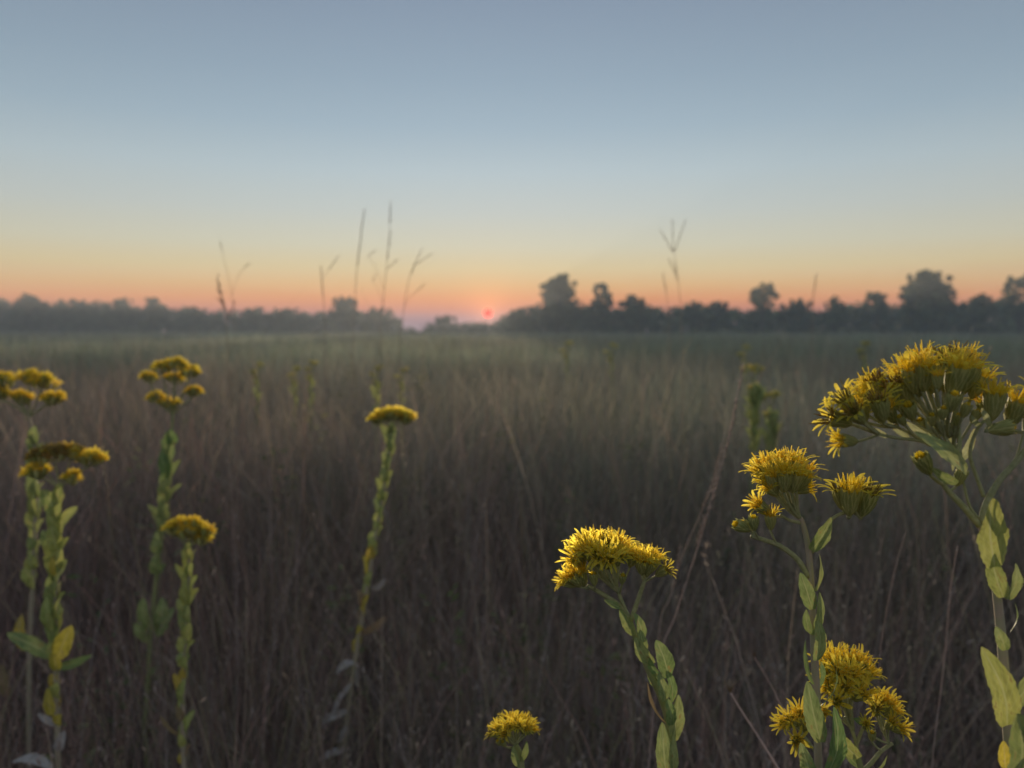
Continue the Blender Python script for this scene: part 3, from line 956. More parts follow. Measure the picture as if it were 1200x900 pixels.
class Plant:
    def __init__(self, label, stem_px, d, r_px, cat="goldenrod plant", group="goldenrods", mat="stem_green"):
        """stem_px: list of (px, py) from the top down; the stem is carried on to the ground."""
        self.d = d
        pts = [P(x, y, d + (e[0] if e else 0)) for x, y, *e in stem_px]
        last = pts[-1]
        tang = (pts[-1] - pts[-2]).normalized()
        nxt = last + tang * 0.06
        foot = Vector((last.x + tang.x * 0.12, last.y + 0.02, float(ground_z(last.x, last.y)) - 0.01))
        mid = nxt.lerp(foot, 0.5) + Vector((tang.x * 0.02, 0, 0))
        pts = pts + ([nxt, mid, foot] if last.z > 0.2 else [foot])
        self.root = thing("goldenrod", label, cat, (foot.x, foot.y, 0), group)
        self.base = Vector((foot.x, foot.y, 0))
        path = spline(pts, 6)
        self.path = path
        k = d / FPX
        n = len(path)
        rad = [r_px * k * (0.72 + 0.5 * min(1.0, 2.0 * i / n)) for i in range(n)]
        mb = MB()
        mb.quad_strip_tube([p - self.base for p in path], rad, 8)
        add("stem", mb.mesh("stem", M[mat]), self.root)

    def branch(self, pts_px, r_px, d=None, mat="stalk"):
        d = d or self.d
        pts = [P(x, y, d + (e[0] if e else 0)) - self.base for x, y, *e in pts_px]
        path = spline(pts, 5)
        n = len(path)
        mb = MB()
        mb.quad_strip_tube(path, [r_px * d / FPX * (1.0 - 0.3 * i / n) for i in range(n)], 6)
        return add("branch", mb.mesh("branch", M[mat]), self.root)

    def head(self, tx, ty, w, ang, tilt, hub, kind="open", dz=0.0, lod=0, faded=False, stalk=True):
        """A flower head whose cup ends at (tx, ty); ang leans it right (+) or left, tilt turns it towards the viewer."""
        d = self.d + dz
        s = w * d / FPX
        a = R(ang)
        ax = (RIGHT * math.sin(a) + Vector((0, 0, 1)) * math.cos(a)) * math.cos(tilt * 1.2) - FWD * math.sin(tilt * 1.2)
        ax.normalize()
        top = P(tx, ty, d)
        org = top - ax * CUP_L * s
        q = Vector((0, 0, 1)).rotation_difference(ax)
        mtx = Matrix.Translation(org - self.base) @ q.to_matrix().to_4x4() @ Matrix.Rotation(random.uniform(0, 6.28), 4, "Z") @ Matrix.Diagonal((s, s, s, 1))
        cup = random.choice(CUPS if lod == 0 else CUPS_LOW)
        h = add("flower_head", cup, self.root, mtx)
        if kind == "bud":
            add("bud_tip", BUD_TOP, h)
        elif lod:
            add("ray_florets", random.choice(TUFTS_FAR if d > 2.5 else TUFTS_OLD if faded else TUFTS), h)
        else:
            o = add("disc_florets", random.choice(DISCS_OLD if random.random() < 0.1 else DISCS), h)
            o["kind"] = "stuff"
            if kind == "single":
                n = random.choice((10, 11, 12))
                for k in range(n):
                    add("petal", random.choice(PETALS), h, Matrix.Rotation(2 * math.pi * k / n + random.uniform(-.18, .18), 4, "Z"))
            else:
                o = add("petal_ring", random.choice(RINGS), h)
                o["kind"] = "stuff"
        if stalk:
            hp = P(hub[0], hub[1], self.d + (hub[2] if len(hub) > 2 else 0))
            ln = (org - hp).length
            mb = MB()
            path = spline([hp - self.base, hp.lerp(org, 0.5) - ax * ln * 0.12 - self.base, org - ax * s * 0.12 - self.base, org + ax * s * 0.03 - self.base], 4)
            rr = (max(0.09 * s, 0.0006) if lod == 0 else 0.10 * s)
            mb.quad_strip_tube(path, [rr * (1.1 - 0.1 * min(1, i / len(path))) for i in range(len(path))], 5 if lod == 0 else 4)
            add("flower_stalk", mb.mesh("flower_stalk", M["stalk"]), self.root)
        return h

    def leaf(self, bx, by, tx, ty, w_px, mat="leaf", dz=0.0, dzt=0.0, turn=0.0, cup=0.18, bend=0.12, label=None, curl=0.0):
        """A leaf from its base pixel to its tip pixel; turn rotates its face about its own length."""
        d = self.d + dz
        b, t = P(bx, by, d), P(tx, ty, d + dzt)
        ax = t - b
        ln = ax.length
        ax.normalize()
        n = -FWD - ax * (-FWD).dot(ax)
        n.normalize()
        n = Matrix.Rotation(turn, 3, ax) @ n
        sd0 = ax.cross(n)
        W = w_px * d / FPX
        rows = []
        K = 20
        wav = random.uniform(0, 6)
        twist = random.uniform(-.55, .55)
        sway = random.uniform(-.07, .07) * ln
        for j in range(K + 1):
            tt = j / K
            wd = W * 0.5 * (max(0.0, math.sin(math.pi * (0.05 + 0.95 * tt) ** 0.86)) ** 0.6) if tt < 1 else 0.0
            wd = max(wd, W * 0.02)
            sd = Matrix.Rotation(twist * (tt - .3), 3, ax) @ sd0
            c = b + ax * ln * tt + sd0 * (sway * math.sin(math.pi * tt)) + n * (bend * ln * math.sin(math.pi * tt) + curl * ln * tt ** 3)
            row = []
            for u in (-1, -0.5, 0, 0.5, 1):
                edge = cup * abs(u) ** 1.5 * wd + 0.10 * wd * math.sin(wav + tt * 11 + u * 2) * abs(u)
                row.append(c + sd * (u * wd * (1 + 0.04 * math.sin(wav * 3 + tt * 23 + u) + (0.035 if j % 2 else -0.035) * (abs(u) == 1))) + n * edge - self.base)
            rows.append(row)
        mb = MB()
        mb.grid(rows)
        o = add("leaf", mb.mesh("leaf", M[mat]), self.root)
        if label:
            o["label"] = label
        return o

    def leafy_stem(self, y0, y1, n, len_px, w_px, mats, spread=0.42, jitter=0.25):
        """Leaves up a stem, spiralling, pointing upward and hugging it."""
        d = self.d
        n = int(n * 1.25)
        ys = [((450.0 - (p - CAM).dot(UP) / (p - CAM).dot(FWD) * FPX), p) for p in self.path]
        for i in range(n):
            f = i / max(1, n - 1)
            y = y0 + (y1 - y0) * f
            py, p = min(ys, key=lambda e: abs(e[0] - y))
            px = 600 + (p - CAM).x / (p - CAM).dot(FWD) * FPX
            th = i * 2.3 + random.uniform(-.4, .4)
            w_ = w_px * 1.05
            L_ = len_px * 0.72 * (0.75 + 0.5 * math.sin(math.pi * min(1, f + 0.15))) * random.uniform(1 - jitter, 1 + jitter)
            sx = math.sin(th)
            sz = math.cos(th)
            mat = mats[min(len(mats) - 1, int(f * len(mats)))]
            mat = random.choice(mat) if isinstance(mat, (list, tuple)) else mat
            self.leaf(px + sx * 1.5, y, px + sx * L_ * spread * random.uniform(.7, 1.4), y - L_ * random.uniform(.75, 1.0), w_ * random.uniform(.8, 1.25), mat,
                      dz=-0.004 * sz, dzt=-0.35 * sz * L_ * d / FPX, turn=-sx * 0.9 + random.uniform(-.3, .3))


GRP = None
# --- 1: the big goldenrod at the right edge
p1 = Plant("largest goldenrod with a broad flower head, leaning in from the right edge", [(1147, 612), (1158, 640), (1166, 680), (1172, 730), (1177, 790), (1181, 850), (1186, 905)], 0.36, 5.0, mat="stem")
p1.branch([(1148, 616), (1130, 595), (1112, 576), (1104, 566)], 4.2)
p1.branch([(1146, 607), (1136, 592), (1128, 560), (1122, 530), (1112, 500)], 1.8)
p1.branch([(1153, 582), (1145, 560), (1137, 535), (1140, 515), (1150, 496), (1160, 492)], 2.6)
p1.branch([(1150, 614), (1156, 590), (1172, 562), (1192, 540), (1212, 512)], 4.6)
p1.branch([(1158, 580), (1176, 555), (1190, 538), (1196, 520), (1200, 505)], 2.0)
p1.branch([(1126, 545), (1104, 528), (1080, 517), (1050, 513), (1026, 508)], 2.4)
p1.branch([(1128, 560), (1118, 530), (1100, 500), (1094, 480)], 2.6)
p1.branch([(1128, 555), (1124, 520), (1122, 490), (1122, 475)], 2.6)
p1.branch([(1090, 522), (1066, 508), (1050, 500)], 2.2)
hubL, hubM, hubC, hubR, hubE = (1030, 509), (1052, 500), (1112, 512), (1158, 495), (1202, 508)
for a in [
    (985, 516, 20, -86, 0.2, hubL, 0), (974, 489, 24, -72, 0.1, hubL, 0), (989, 468, 25, -45, 0.15, hubL, -.004), (1008, 461, 23, -22, 0.0, hubM, .012),
    (1030, 468, 26, -20, 0.2, hubM, -.006), (1000, 482, 22, -50, 0.35, hubL, -.01), (1027, 447, 23, -28, 0.0, hubM, .014), (1046, 452, 25, -22, 0.1, hubC, .008),
    (1056, 437, 26, -26, 0.0, hubC, .016), (1068, 432, 28, -16, 0.15, hubC, -.002), (1084, 428, 28, -6, 0.2, hubC, -.006), (1098, 431, 26, 0, 0.0, hubC, .014),
    (1099, 440, 15, -2, 0.1, hubC, -.014), (1112, 428, 28, 4, 0.1, hubC, .006), (1124, 430, 32, 8, 0.2, hubC, -.008), (1139, 430, 27, 14, 0.1, hubC, .004),
    (1150, 442, 24, 24, 0.0, hubC, .014), (1076, 440, 24, -14, 0.25, hubC, .0), (1166, 461, 29, 2, 0.1, hubR, -.004), (1194, 470, 28, 8, 0.25, hubE, 0),
    (1214, 462, 28, 16, 0.1, hubE, .006), (1040, 478, 20, -34, 0.3, hubM, .002), (1152, 470, 20, -14, -0.1, hubR, .012),
]:
    tx, ty, w, an, ti, hb, dz = a
    p1.head(tx, ty, w * 0.88, an, ti, hb, "single", dz)
for a in [(1046, 458, 20, -26, .05, hubC, .012), (1090, 436, 20, -6, .05, hubC, .020), (1132, 438, 21, 12, .05, hubC, .018), (1108, 418, 24, 0, .0, hubC, .018), (1080, 420, 22, -10, .0, hubC, .02),
          (1132, 420, 23, 10, .0, hubC, .016), (1004, 476, 20, -40, .3, hubM, .006), (1018, 452, 20, -30, .1, hubM, .018), (1060, 448, 21, -20, .2, hubC, .004)]:
    p1.head(*a[:5], a[5], "single" if a[1] > 440 else "open", a[6])
for a in [(1092, 486, 12, -14, .3, (1112, 520), -.012), (1106, 478, 12, -4, .3, (1114, 524), -.016), (1134, 474, 13, 12, .2, (1116, 524), -.012), (1146, 482, 12, 24, .1, (1118, 528), .002),
          (1078, 492, 12, -28, .2, (1108, 522), .004), (1054, 488, 11, -38, .2, (1078, 516), -.004), (1124, 486, 11, 6, .2, (1116, 530), -.004)]:
    p1.head(a[0], a[1], a[2], a[3], a[4], a[5], "bud", a[6])
for a in [(1106, 536, 1084, 490, 11), (1112, 540, 1100, 488, 9), (1118, 540, 1124, 496, 9), (1120, 545, 1142, 502, 10), (1096, 520, 1062, 494, 9), (1116, 552, 1108, 512, 12), (1066, 514, 1040, 494, 8), (1040, 512, 1016, 500, 7), (1160, 500, 1150, 478, 7), (1150, 500, 1138, 486, 7)]:
    p1.leaf(*a, "leaf_pale", dz=random.uniform(-.012, .004), turn=random.uniform(-.8, .8), bend=.08)
p1.head(1078, 534, 21, -33, 0.1, (1106, 568), "bud", -.006)
p1.head(1128, 552, 15, 14, 0.2, (1112, 576), "bud", -.002)
p1.head(1119, 462, 18, 4, 0.3, hubC, "bud", -.016)
p1.head(1064, 474, 18, -28, 0.3, hubC, "bud", -.006)
p1.head(1185, 500, 20, 78, 0.1, (1158, 500), "bud", -.006)
p1.leaf(1133, 552, 1071, 506, 24, "leaf", dz=-.012, dzt=-.012, turn=0.5, bend=0.1)
p1.leaf(1122, 566, 1092, 548, 12, "leaf", dz=-.010, turn=-0.4)
p1.leaf(1166, 664, 1163, 584, 41, "leaf_lime", dz=-.010, dzt=-.014, turn=0.15, bend=-0.06)
p1.leaf(1176, 700, 1160, 646, 20, "leaf_lime", dz=-.008, turn=-0.5)
p1.leaf(1180, 702, 1190, 660, 22, "leaf", dz=-.006, turn=0.4)
p1.leaf(1178, 762, 1167, 734, 14, "leaf", dz=-.008, turn=-0.4)
p1.leaf(1184, 740, 1189, 706, 8, "leaf", dz=.006, turn=0.9)
p1.leaf(1180, 850, 1150, 758, 32, "leaf_lime", dz=-.010, dzt=-.01, turn=-0.15, bend=0.08)
p1.leaf(1188, 826, 1206, 728, 38, "leaf", dz=-.004, dzt=.01, turn=0.35)
p1.leaf(1188, 915, 1192, 836, 46, "leaf", dz=-.016, dzt=-.02, turn=0.1, bend=0.05)
p1.leaf(1178, 900, 1176, 868, 14, "leaf_yellow", dz=-.012, turn=-0.4)

# --- 2: the middle goldenrod
p2 = Plant("upright goldenrod with split flower heads and nodding buds on its left branch", [(938, 607), (944, 625), (948, 650), (951, 690), (953, 740), (956, 800), (958, 850), (959, 905)], 0.42, 4.0, mat="stem")
p2.branch([(948, 676), (934, 655), (914, 640), (896, 633), (880, 628)], 3.4)
p2.branch([(951, 648), (962, 624), (978, 606), (998, 598)], 2.6)
p2.branch([(939, 613), (926, 610), (914, 603)], 2.2)
p2.branch([(960, 890), (955, 880), (947, 870), (940, 862)], 2.2, d=0.45)
hb = (938, 608)
for a in [
    (888, 550, 16, -42, .1, hb, .010), (897, 545, 19, -24, .0, hb, .008), (909, 542, 20, -10, .0, hb, .012), (921, 540, 21, 0, .0, hb, .012), (933, 542, 20, 10, .0, hb, .012),
    (944, 549, 18, 22, .0, hb, .008), (906, 556, 19, -12, .22, hb, -.006), (920, 553, 20, -4, .2, hb, -.010), (933, 555, 19, 6, .2, hb, -.008), (945, 558, 15, 28, .15, hb, 0),
    (895, 561, 15, -52, .2, hb, .002), (901, 572, 13, -50, .25, hb, -.004), (947, 572, 13, 74, .2, hb, .004),
    (888, 591, 16, -52, .2, (918, 606), -.002), (903, 604, 14, -4, .1, (912, 640), -.004),
    (984, 574, 20, -16, .1, (998, 598), .004), (997, 574, 25, -2, .15, (999, 599), -.006), (1019, 578, 23, 12, .15, (1001, 599), -.002), (1008, 574, 20, 4, .0, (1000, 598), .010),
    (938, 836, 17, -6, .4, (950, 872, .03), .03), (926, 842, 15, -38, .45, (948, 870, .03), .03), (917, 848, 13, -74, .4, (945, 868, .03), .03), (934, 868, 15, -12, .95, (950, 876, .03), .022),
    (945, 846, 15, 10, .4, (951, 874, .03), .036),
]:
    tx, ty, w, an, ti, h_, dz = a
    p2.head(tx, ty, w, an, ti, h_, "single" if (tx, ty) in ((934, 868), (888, 591), (997, 574), (1019, 578), (917, 848)) else "open", dz)
p2.head(862, 614, 15, -64, .15, (884, 630), "bud", -.002)
p2.head(869, 612, 13, -48, .0, (884, 630), "bud", .006)
p2.head(883, 606, 13, -8, .1, (891, 633), "bud", -.004)
for a in [
    (951, 645, 974, 606, 20, "leaf", -.004, .0, .2), (957, 640, 969, 624, 9, "leaf", .004, .0, .8), (952, 714, 938, 671, 17, "leaf", -.005, .0, -.25),
    (955, 693, 960, 649, 11, "leaf", -.003, .0, .7), (955, 739, 960, 693, 14, "leaf", -.006, .0, .35), (953, 744, 945, 714, 10, "leaf", -.003, .0, -.6),
    (956, 774, 957, 724, 15, "leaf", -.008, .0, .1), (953, 802, 944, 750, 7, "leaf_dark", -.004, .0, -1.0), (962, 870, 946, 798, 22, "leaf", -.008, .0, -.3),
    (960, 828, 979, 781, 9, "leaf_dark", -.012, -.01, .9), (966, 912, 977, 828, 23, "leaf_dark", -.012, .0, .2), (952, 918, 938, 870, 17, "leaf", -.006, .0, -.3),
    (960, 805, 962, 775, 9, "leaf_dark", .004, .0, .5)]:
    p2.leaf(a[0], a[1], a[2], a[3], a[4], a[5], dz=a[6], dzt=a[7], turn=a[8])

# --- 3: the low wide goldenrod
p3 = Plant("low bushy goldenrod with open yellow heads below the middle stem", [(1003, 868), (1005, 885), (1010, 905)], 0.46, 3.2)
p3.branch([(1010, 905), (1022, 893), (1033, 880), (1046, 871)], 3.0)
p3.branch([(1004, 872), (998, 855), (990, 840)], 2.4)
p3.branch([(1004, 872), (1012, 852), (1020, 846)], 2.4)
h1, h2 = (1000, 856), (1042, 872)
for a in [
    (967, 776, 20, -40, .2, h1, .010), (979, 771, 20, -18, .1, h1, .012), (993, 771, 21, -4, .1, h1, .014), (1008, 774, 21, 14, .1, h1, .010), (1020, 787, 19, 40, .2, h1, .006),
    (968, 792, 19, -58, .5, h1, .002), (983, 786, 21, -14, .55, h1, -.004), (999, 788, 20, 4, .6, h1, -.006), (1010, 795, 18, 20, .5, h1, .0), (971, 806, 18, -50, .6, h1, -.004),
    (981, 822, 16, -20, .95, h1, -.014), (966, 834, 13, -66, .6, h1, -.006), (1012, 812, 19, 24, .65, h1, -.012), (991, 806, 18, -5, .7, h1, -.010),
    (1031, 820, 18, -10, .4, h2, .006), (1041, 822, 17, 10, .35, h2, .004), (1050, 832, 15, 38, .45, h2, .002), (1057, 854, 15, 50, .8, h2, -.006), (1046, 846, 14, 16, .5, h2, -.004),
    (1015, 848, 11, -14, .5, h2, -.012), (1026, 830, 15, -24, .5, h2, -.002),
]:
    tx, ty, w, an, ti, h_, dz = a
    p3.head(tx, ty, w * 0.86, an, ti, h_, "single" if ti >= 0.6 else "open", dz)
p3.head(1022, 858, 10, -8, .2, (1034, 880), "bud", -.006)
p3.leaf(1007, 888, 977, 852, 17, "leaf_lime", dz=-.008, turn=-.2)
p3.leaf(1012, 902, 988, 868, 9, "leaf", dz=.004, turn=-.6)
p3.leaf(1014, 906, 1040, 884, 9, "leaf", dz=-.004, turn=.6)
p3.leaf(1018, 850, 1000, 842, 9, "leaf_dark", dz=-.004, turn=.3)

# --- 4: the curving goldenrod in the lower middle
p4 = Plant("goldenrod on a curving leafy stem, lower middle, with lopsided flower head", [(737, 722), (744, 745), (758, 780), (774, 815), (784, 850), (786, 905)], 0.48, 4.0)
p4.branch([(739, 732), (728, 712), (712, 700), (697, 691), (688, 686)], 3.2)
p4.branch([(738, 726), (730, 708), (724, 692)], 2.6)
p4.branch([(739, 728), (746, 708), (752, 690), (756, 680)], 3.0)
hl, hm, hr = (694, 689), (724, 694), (755, 682)
for a in [
    (677, 637, 15, -32, .0, hm, .012), (687, 633, 17, -18, .1, hm, .010), (698, 632, 17, -6, .1, hm, .012), (709, 636, 17, 2, .1, hm, .012), (719, 635, 17, 5, .0, hm, .012),
    (728, 637, 16, 14, .1, hm, .010), (735, 644, 14, 26, .2, hm, .008), (673, 653, 17, -48, .5, hm, .0), (701, 650, 20, -6, .7, hm, -.012), (713, 654, 20, 0, .75, hm, -.014),
    (725, 649, 17, 10, .5, hm, -.006), (689, 643, 17, -18, .45, hm, -.004), (742, 650, 14, 10, .3, hm, .0), (682, 644, 14, -30, .4, hm, -.002),
    (661, 681, 13, -64, .2, hl, .0), (669, 674, 16, -38, .3, hl, -.004), (680, 670, 16, -16, .3, hl, -.002), (664, 676, 13, -50, .0, hl, .008),
    (752, 656, 17, -6, .35, hr, -.004), (762, 658, 16, 8, .3, hr, -.002), (769, 653, 15, 22, .0, hr, .008), (756, 650, 15, 2, .0, hr, .010), (781, 667, 13, 48, .4, hr, .0),
]:
    tx, ty, w, an, ti, h_, dz = a
    p4.head(tx, ty, w, an, ti, h_, "open", dz)
p4.head(695, 672, 12, -8, .1, (697, 692), "bud", -.006)
p4.head(730, 674, 10, 2, .3, (726, 696), "bud", -.01)
for a in [
    (742, 744, 726, 713, 12, "leaf", -.004, -.3), (752, 750, 743, 718, 13, "leaf", -.006, .3), (727, 712, 708, 703, 8, "leaf", -.004, .5), (765, 778, 745, 746, 16, "leaf", -.008, -.2),
    (783, 793, 769, 750, 21, "leaf", -.004, .3), (774, 793, 757, 762, 12, "leaf_dark", -.008, -.7), (787, 824, 780, 784, 13, "leaf_dark", -.004, .6),
    (772, 806, 762, 776, 14, "leaf", .002, -.5), (779, 822, 772, 788, 13, "leaf", -.010, .1), (786, 850, 782, 818, 13, "leaf_dark", -.010, .1), (756, 764, 750, 738, 11, "leaf", -.008, .0),
    (789, 868, 795, 814, 20, "leaf", -.004, .3), (781, 912, 776, 846, 19, "leaf", -.006, -.2), (790, 906, 789, 862, 12, "leaf", -.008, .2)]:
    p4.leaf(a[0], a[1], a[2], a[3], a[4], a[5], dz=a[6], turn=a[7])
p4.leaf(781, 848, 759, 799, 6, "leaf_tan", dz=-.004, turn=-1.0, label="narrow pale dried leaf")

# --- 5: the small one at the bottom
p5 = Plant("short goldenrod showing only its small domed head at the bottom edge", [(604, 872), (609, 884), (611, 905)], 0.52, 4.2)
h5 = (604, 874)
for a in [
    (583, 850, 10, -40, .1, .006), (590, 845, 11, -26, .0, .008), (597, 842, 11, -6, .0, .008), (605, 842, 11, 4, .0, .008), (613, 844, 11, 16, .0, .008), (620, 849, 11, 30, .1, .004),
    (625, 854, 9, 46, .2, .0), (576, 859, 9, -64, .2, .0), (585, 855, 11, -32, .5, -.004), (596, 851, 11, -6, .6, -.008), (607, 850, 11, 4, .6, -.008), (616, 853, 10, 20, .5, -.004),
    (591, 860, 10, -20, .7, -.010), (602, 846, 10, 0, .3, .0)]:
    p5.head(a[0], a[1], a[2], a[3], a[4], h5, "open", a[5])
p5.head(583, 868, 7, -40, .2, (600, 876), "bud", -.004)
p5.head(589, 869, 7, -24, .3, (601, 877), "bud", -.006)
p5.leaf(611, 892, 617, 868, 9, "leaf", dz=-.006, turn=.5)
p5.leaf(607, 898, 602, 874, 9, "leaf", dz=-.008, turn=-.3)


# --- goldenrods a little farther off, out of focus
def cluster(pl, subs, hub, w, faded_at=()):
    for i, (cx, cy, sw, n) in enumerate(subs):
        pl.branch([hub, ((hub[0] + cx) / 2 + (cx - hub[0]) * 0.12, (hub[1] + cy) / 2 + 2), (cx, cy + w * 1.6)], 1.2)
        n = n + 6 if pl.d < 2 else n
        for k in range(n):
            u = (k + 0.5) / n * 2 - 1 + random.uniform(-.2, .2)
            pl.head(cx + u * sw * 0.64, cy + abs(u) * sw * 0.2 + random.uniform(-0.45, 0.45) * w, w, u * 38 + (cx - hub[0]) * 0.25, random.uniform(-.2, .6), (cx, cy + w * 1.6),
                    dz=random.uniform(-1, 1) * sw * 0.5 * pl.d / FPX, lod=1, faded=i in faded_at and random.random() < 0.75)


p6 = Plant("slender goldenrod left of centre, small flat head and withered grey lower leaves", [(459, 498), (456, 530), (449, 580), (440, 630), (430, 690), (421, 745), (416, 775), (408, 830), (402, 905)], 1.5, 2.2, mat="stem")
cluster(p6, [(443, 486, 16, 6), (456, 482, 18, 8), (466, 482, 16, 7), (477, 486, 15, 6)], (459, 500), 6.5)
p6.leafy_stem(508, 650, 17, 27, 10, [["leaf"], ["leaf", "leaf_lime"], ["leaf_lime"]])
p6.leafy_stem(655, 765, 9, 28, 9, [["leaf_lime", "leaf_yellow"], ["leaf_yellow", "leaf_tan"]], spread=.25)
p6.leaf(424, 742, 452, 722, 10, "leaf_tan", turn=.4, label="withered tan leaf sticking out to the right")
p6.leaf(436, 690, 452, 678, 9, "leaf_dry", turn=.4)
p6.leaf(416, 768, 420, 806, 7, "leaf_dry", turn=.3, bend=-.05)
p6.leaf(413, 800, 388, 842, 8, "leaf_dry", dz=-.004, turn=.8, bend=.1, label="long curled grey dead leaf")
p6.leaf(416, 776, 394, 790, 10, "leaf_dry", dz=-.004, turn=.9, bend=.15)
p6.leaf(408, 833, 370, 848, 10, "leaf_dry", dz=-.004, turn=.7, bend=.1, curl=-.3)
p6.leaf(406, 850, 396, 870, 8, "leaf_dry", dz=-.01, turn=-.5, bend=.2)
p6.leaf(404, 878, 372, 892, 9, "leaf_dry", dz=-.004, turn=.8, bend=.1)

p7 = Plant("goldenrod with compact bright dome, left, in front of the paler goldenrod", [(220, 634), (222, 670), (219, 720), (216, 780), (214, 840), (216, 905)], 1.15, 2.4, mat="stem")
cluster(p7, [(204, 615, 16, 6), (214, 611, 18, 8), (228, 612, 18, 8), (239, 620, 15, 7), (224, 620, 24, 8), (236, 627, 13, 4)], (220, 642), 7.5)
p7.leafy_stem(655, 790, 17, 34, 12, [["leaf_lime"], ["leaf", "leaf_lime"], ["leaf_lime", "leaf"]])
p7.leafy_stem(795, 895, 9, 30, 9, [["leaf_lime", "leaf_yellow"], ["leaf_yellow", "leaf_tan", "leaf_lime"]])
p7.leaf(212, 862, 188, 838, 8, "leaf_tan", turn=-.4, label="rusty dead leaf slanting off to the left")

p8 = Plant("tall pale goldenrod with loose open ring of flower tufts, behind the compact dome", [(203, 482), (200, 520), (198, 560), (193, 610), (185, 660), (177, 740), (172, 820)], 1.6, 2.0)
cluster(p8, [(174, 438, 14, 5), (190, 427, 18, 7), (206, 422, 20, 8), (223, 431, 18, 7), (227, 455, 13, 5), (182, 462, 14, 5), (198, 469, 16, 6), (204, 440, 16, 5)], (202, 486), 5.5)
p8.leafy_stem(520, 680, 17, 36, 12, [["leaf_dark", "leaf"], ["leaf"], ["leaf", "leaf_lime"]])
for a in [(180, 740, 168, 700, 20), (184, 745, 205, 712, 16), (176, 752, 158, 730, 14), (186, 736, 190, 700, 16)]:
    p8.leaf(*a, "leaf", turn=random.uniform(-.4, .4))

p9 = Plant("thick leafy goldenrod near the left edge with lopsided browning head", [(71, 566), (66, 600), (68, 650), (65, 700), (66, 760), (67, 830), (68, 905)], 1.12, 2.6, mat="stem")
cluster(p9, [(45, 532, 20, 6), (42, 547, 20, 8), (64, 525, 20, 7), (84, 524, 24, 8), (107, 532, 24, 9), (84, 555, 12, 4)], (70, 572), 8, faded_at=(0, 2, 3))
p9.leafy_stem(590, 740, 18, 42, 15, [["leaf_lime"], ["leaf_lime"], ["leaf_lime", "leaf"]], spread=.4)
p9.leafy_stem(700, 850, 12, 36, 13, [["leaf_lime", "leaf"], ["leaf_yellow", "leaf_lime"]])
p9.leaf(68, 771, 84, 733, 21, "leaf_yellow", dz=-.02, turn=.1, label="bright yellow leaf standing right of the stem")
p9.leaf(60, 738, 55, 700, 16, "leaf_lime", dz=-.02, turn=-.2)
p9.leaf(64, 675, 62, 652, 9, "leaf_yellow", dz=-.02, turn=-.2)
p9.leaf(62, 770, 8, 742, 17, "leaf", dz=.01, turn=.5, bend=.1, label="broad dark green leaf pointing left")
p9.leaf(70, 782, 108, 768, 11, "leaf_dark", dz=.02, turn=-.4, bend=.1)
p9.leaf(60, 838, 56, 806, 13, "leaf_yellow", dz=-.02, turn=.1)
p9.leaf(66, 850, 44, 836, 8, "leaf_dry", turn=.4)
p9.leaf(68, 880, 76, 856, 12, "leaf_dry", dz=-.02, turn=.2, bend=.2)
p9.leaf(62, 900, 14, 893, 12, "leaf_dry", dz=-.02, turn=.9, bend=.18, label="long pale dead leaf hanging near the ground")

p10 = Plant("goldenrod with clustered heads cut off by the left edge, behind the thick leafy one", [(33, 482), (38, 510), (44, 540), (42, 600), (40, 660), (36, 720), (34, 800), (34, 905)], 1.45, 2.2, mat="stem")
cluster(p10, [(3, 440, 22, 8), (34, 438, 18, 7), (50, 442, 22, 9), (61, 462, 20, 8), (24, 462, 18, 6), (0, 456, 14, 4)], (35, 488), 7.0)
p10.leafy_stem(520, 690, 19, 34, 13, [["leaf"], ["leaf_lime", "leaf"], ["leaf", "leaf_lime"]])
p10.leaf(30, 762, 26, 720, 14, "leaf_yellow", turn=.2)
p10.leaf(8, 815, 2, 778, 14, "leaf_tan", turn=.2, label="rusty withered leaf at the picture's edge")

# --- blurred goldenrods out in the field
FAR = [("blurred green goldenrod with two yellow tufts left of the big flower head", 882, 430, 2.6, 5),
       ("blurred goldenrod with one low yellow tuft, close behind the two-tufted one", 902, 462, 2.9, 7),
       ("faint yellow-green goldenrod far off beneath the big domed tree", 1012, 404, 6.0, 8),
       ("faint goldenrod in the field right of the loose ringed one", 301, 428, 4.6, 6),
       ("faint goldenrod in the field between the two left of centre", 345, 432, 4.2, 6),
       ("pale tall goldenrod left of the blurred pair by the centre", 364, 426, 4.0, 5),
       ("faint goldenrod straight above the small flat head", 470, 434, 4.4, 5),
       ("dim goldenrod nearer the tall grass stems, left of centre", 441, 432, 3.8, 5),
       ("tiny far goldenrod under the tallest tree", 664, 404, 9.0, 5),
       ("tiny far goldenrod below the small round dark tree", 716, 405, 8.5, 5),
       ("faint far goldenrod under the lollipop tree", 872, 408, 7.0, 6)]
for lab, px, py, d, nh in FAR:
    pl = Plant(lab, [(px, py + 14), (px + 1, py + 45), (px, py + 80)], d, 1.3)
    w = max(3.0, 13 / d)
    subs = [(px - 4, py + 6, 6, nh // 2), (px + 3, py - 2, 7, nh - nh // 2), (px - 1, py + 14, 5, 2)] if d > 3 else [(px - 6, py, 9, nh // 2), (px + 5, py - 1, 10, nh - nh // 2)]
    if d < 3:
        subs.append((px + 2, py + 22, 12, 3))
    cluster(pl, subs, (px, py + 18), w, faded_at=(1, 2) if d > 3 else ())
    if d < 3:
        pl.leafy_stem(py + 34, py + 100, 17, 30, 9, [["leaf"], ["leaf", "leaf_lime"]], spread=.45)
    else:
        pl.leafy_stem(py + 22, py + 70, 7, 40 / d + 5, 14 / d + 2, [["leaf_lime"], ["leaf"]])


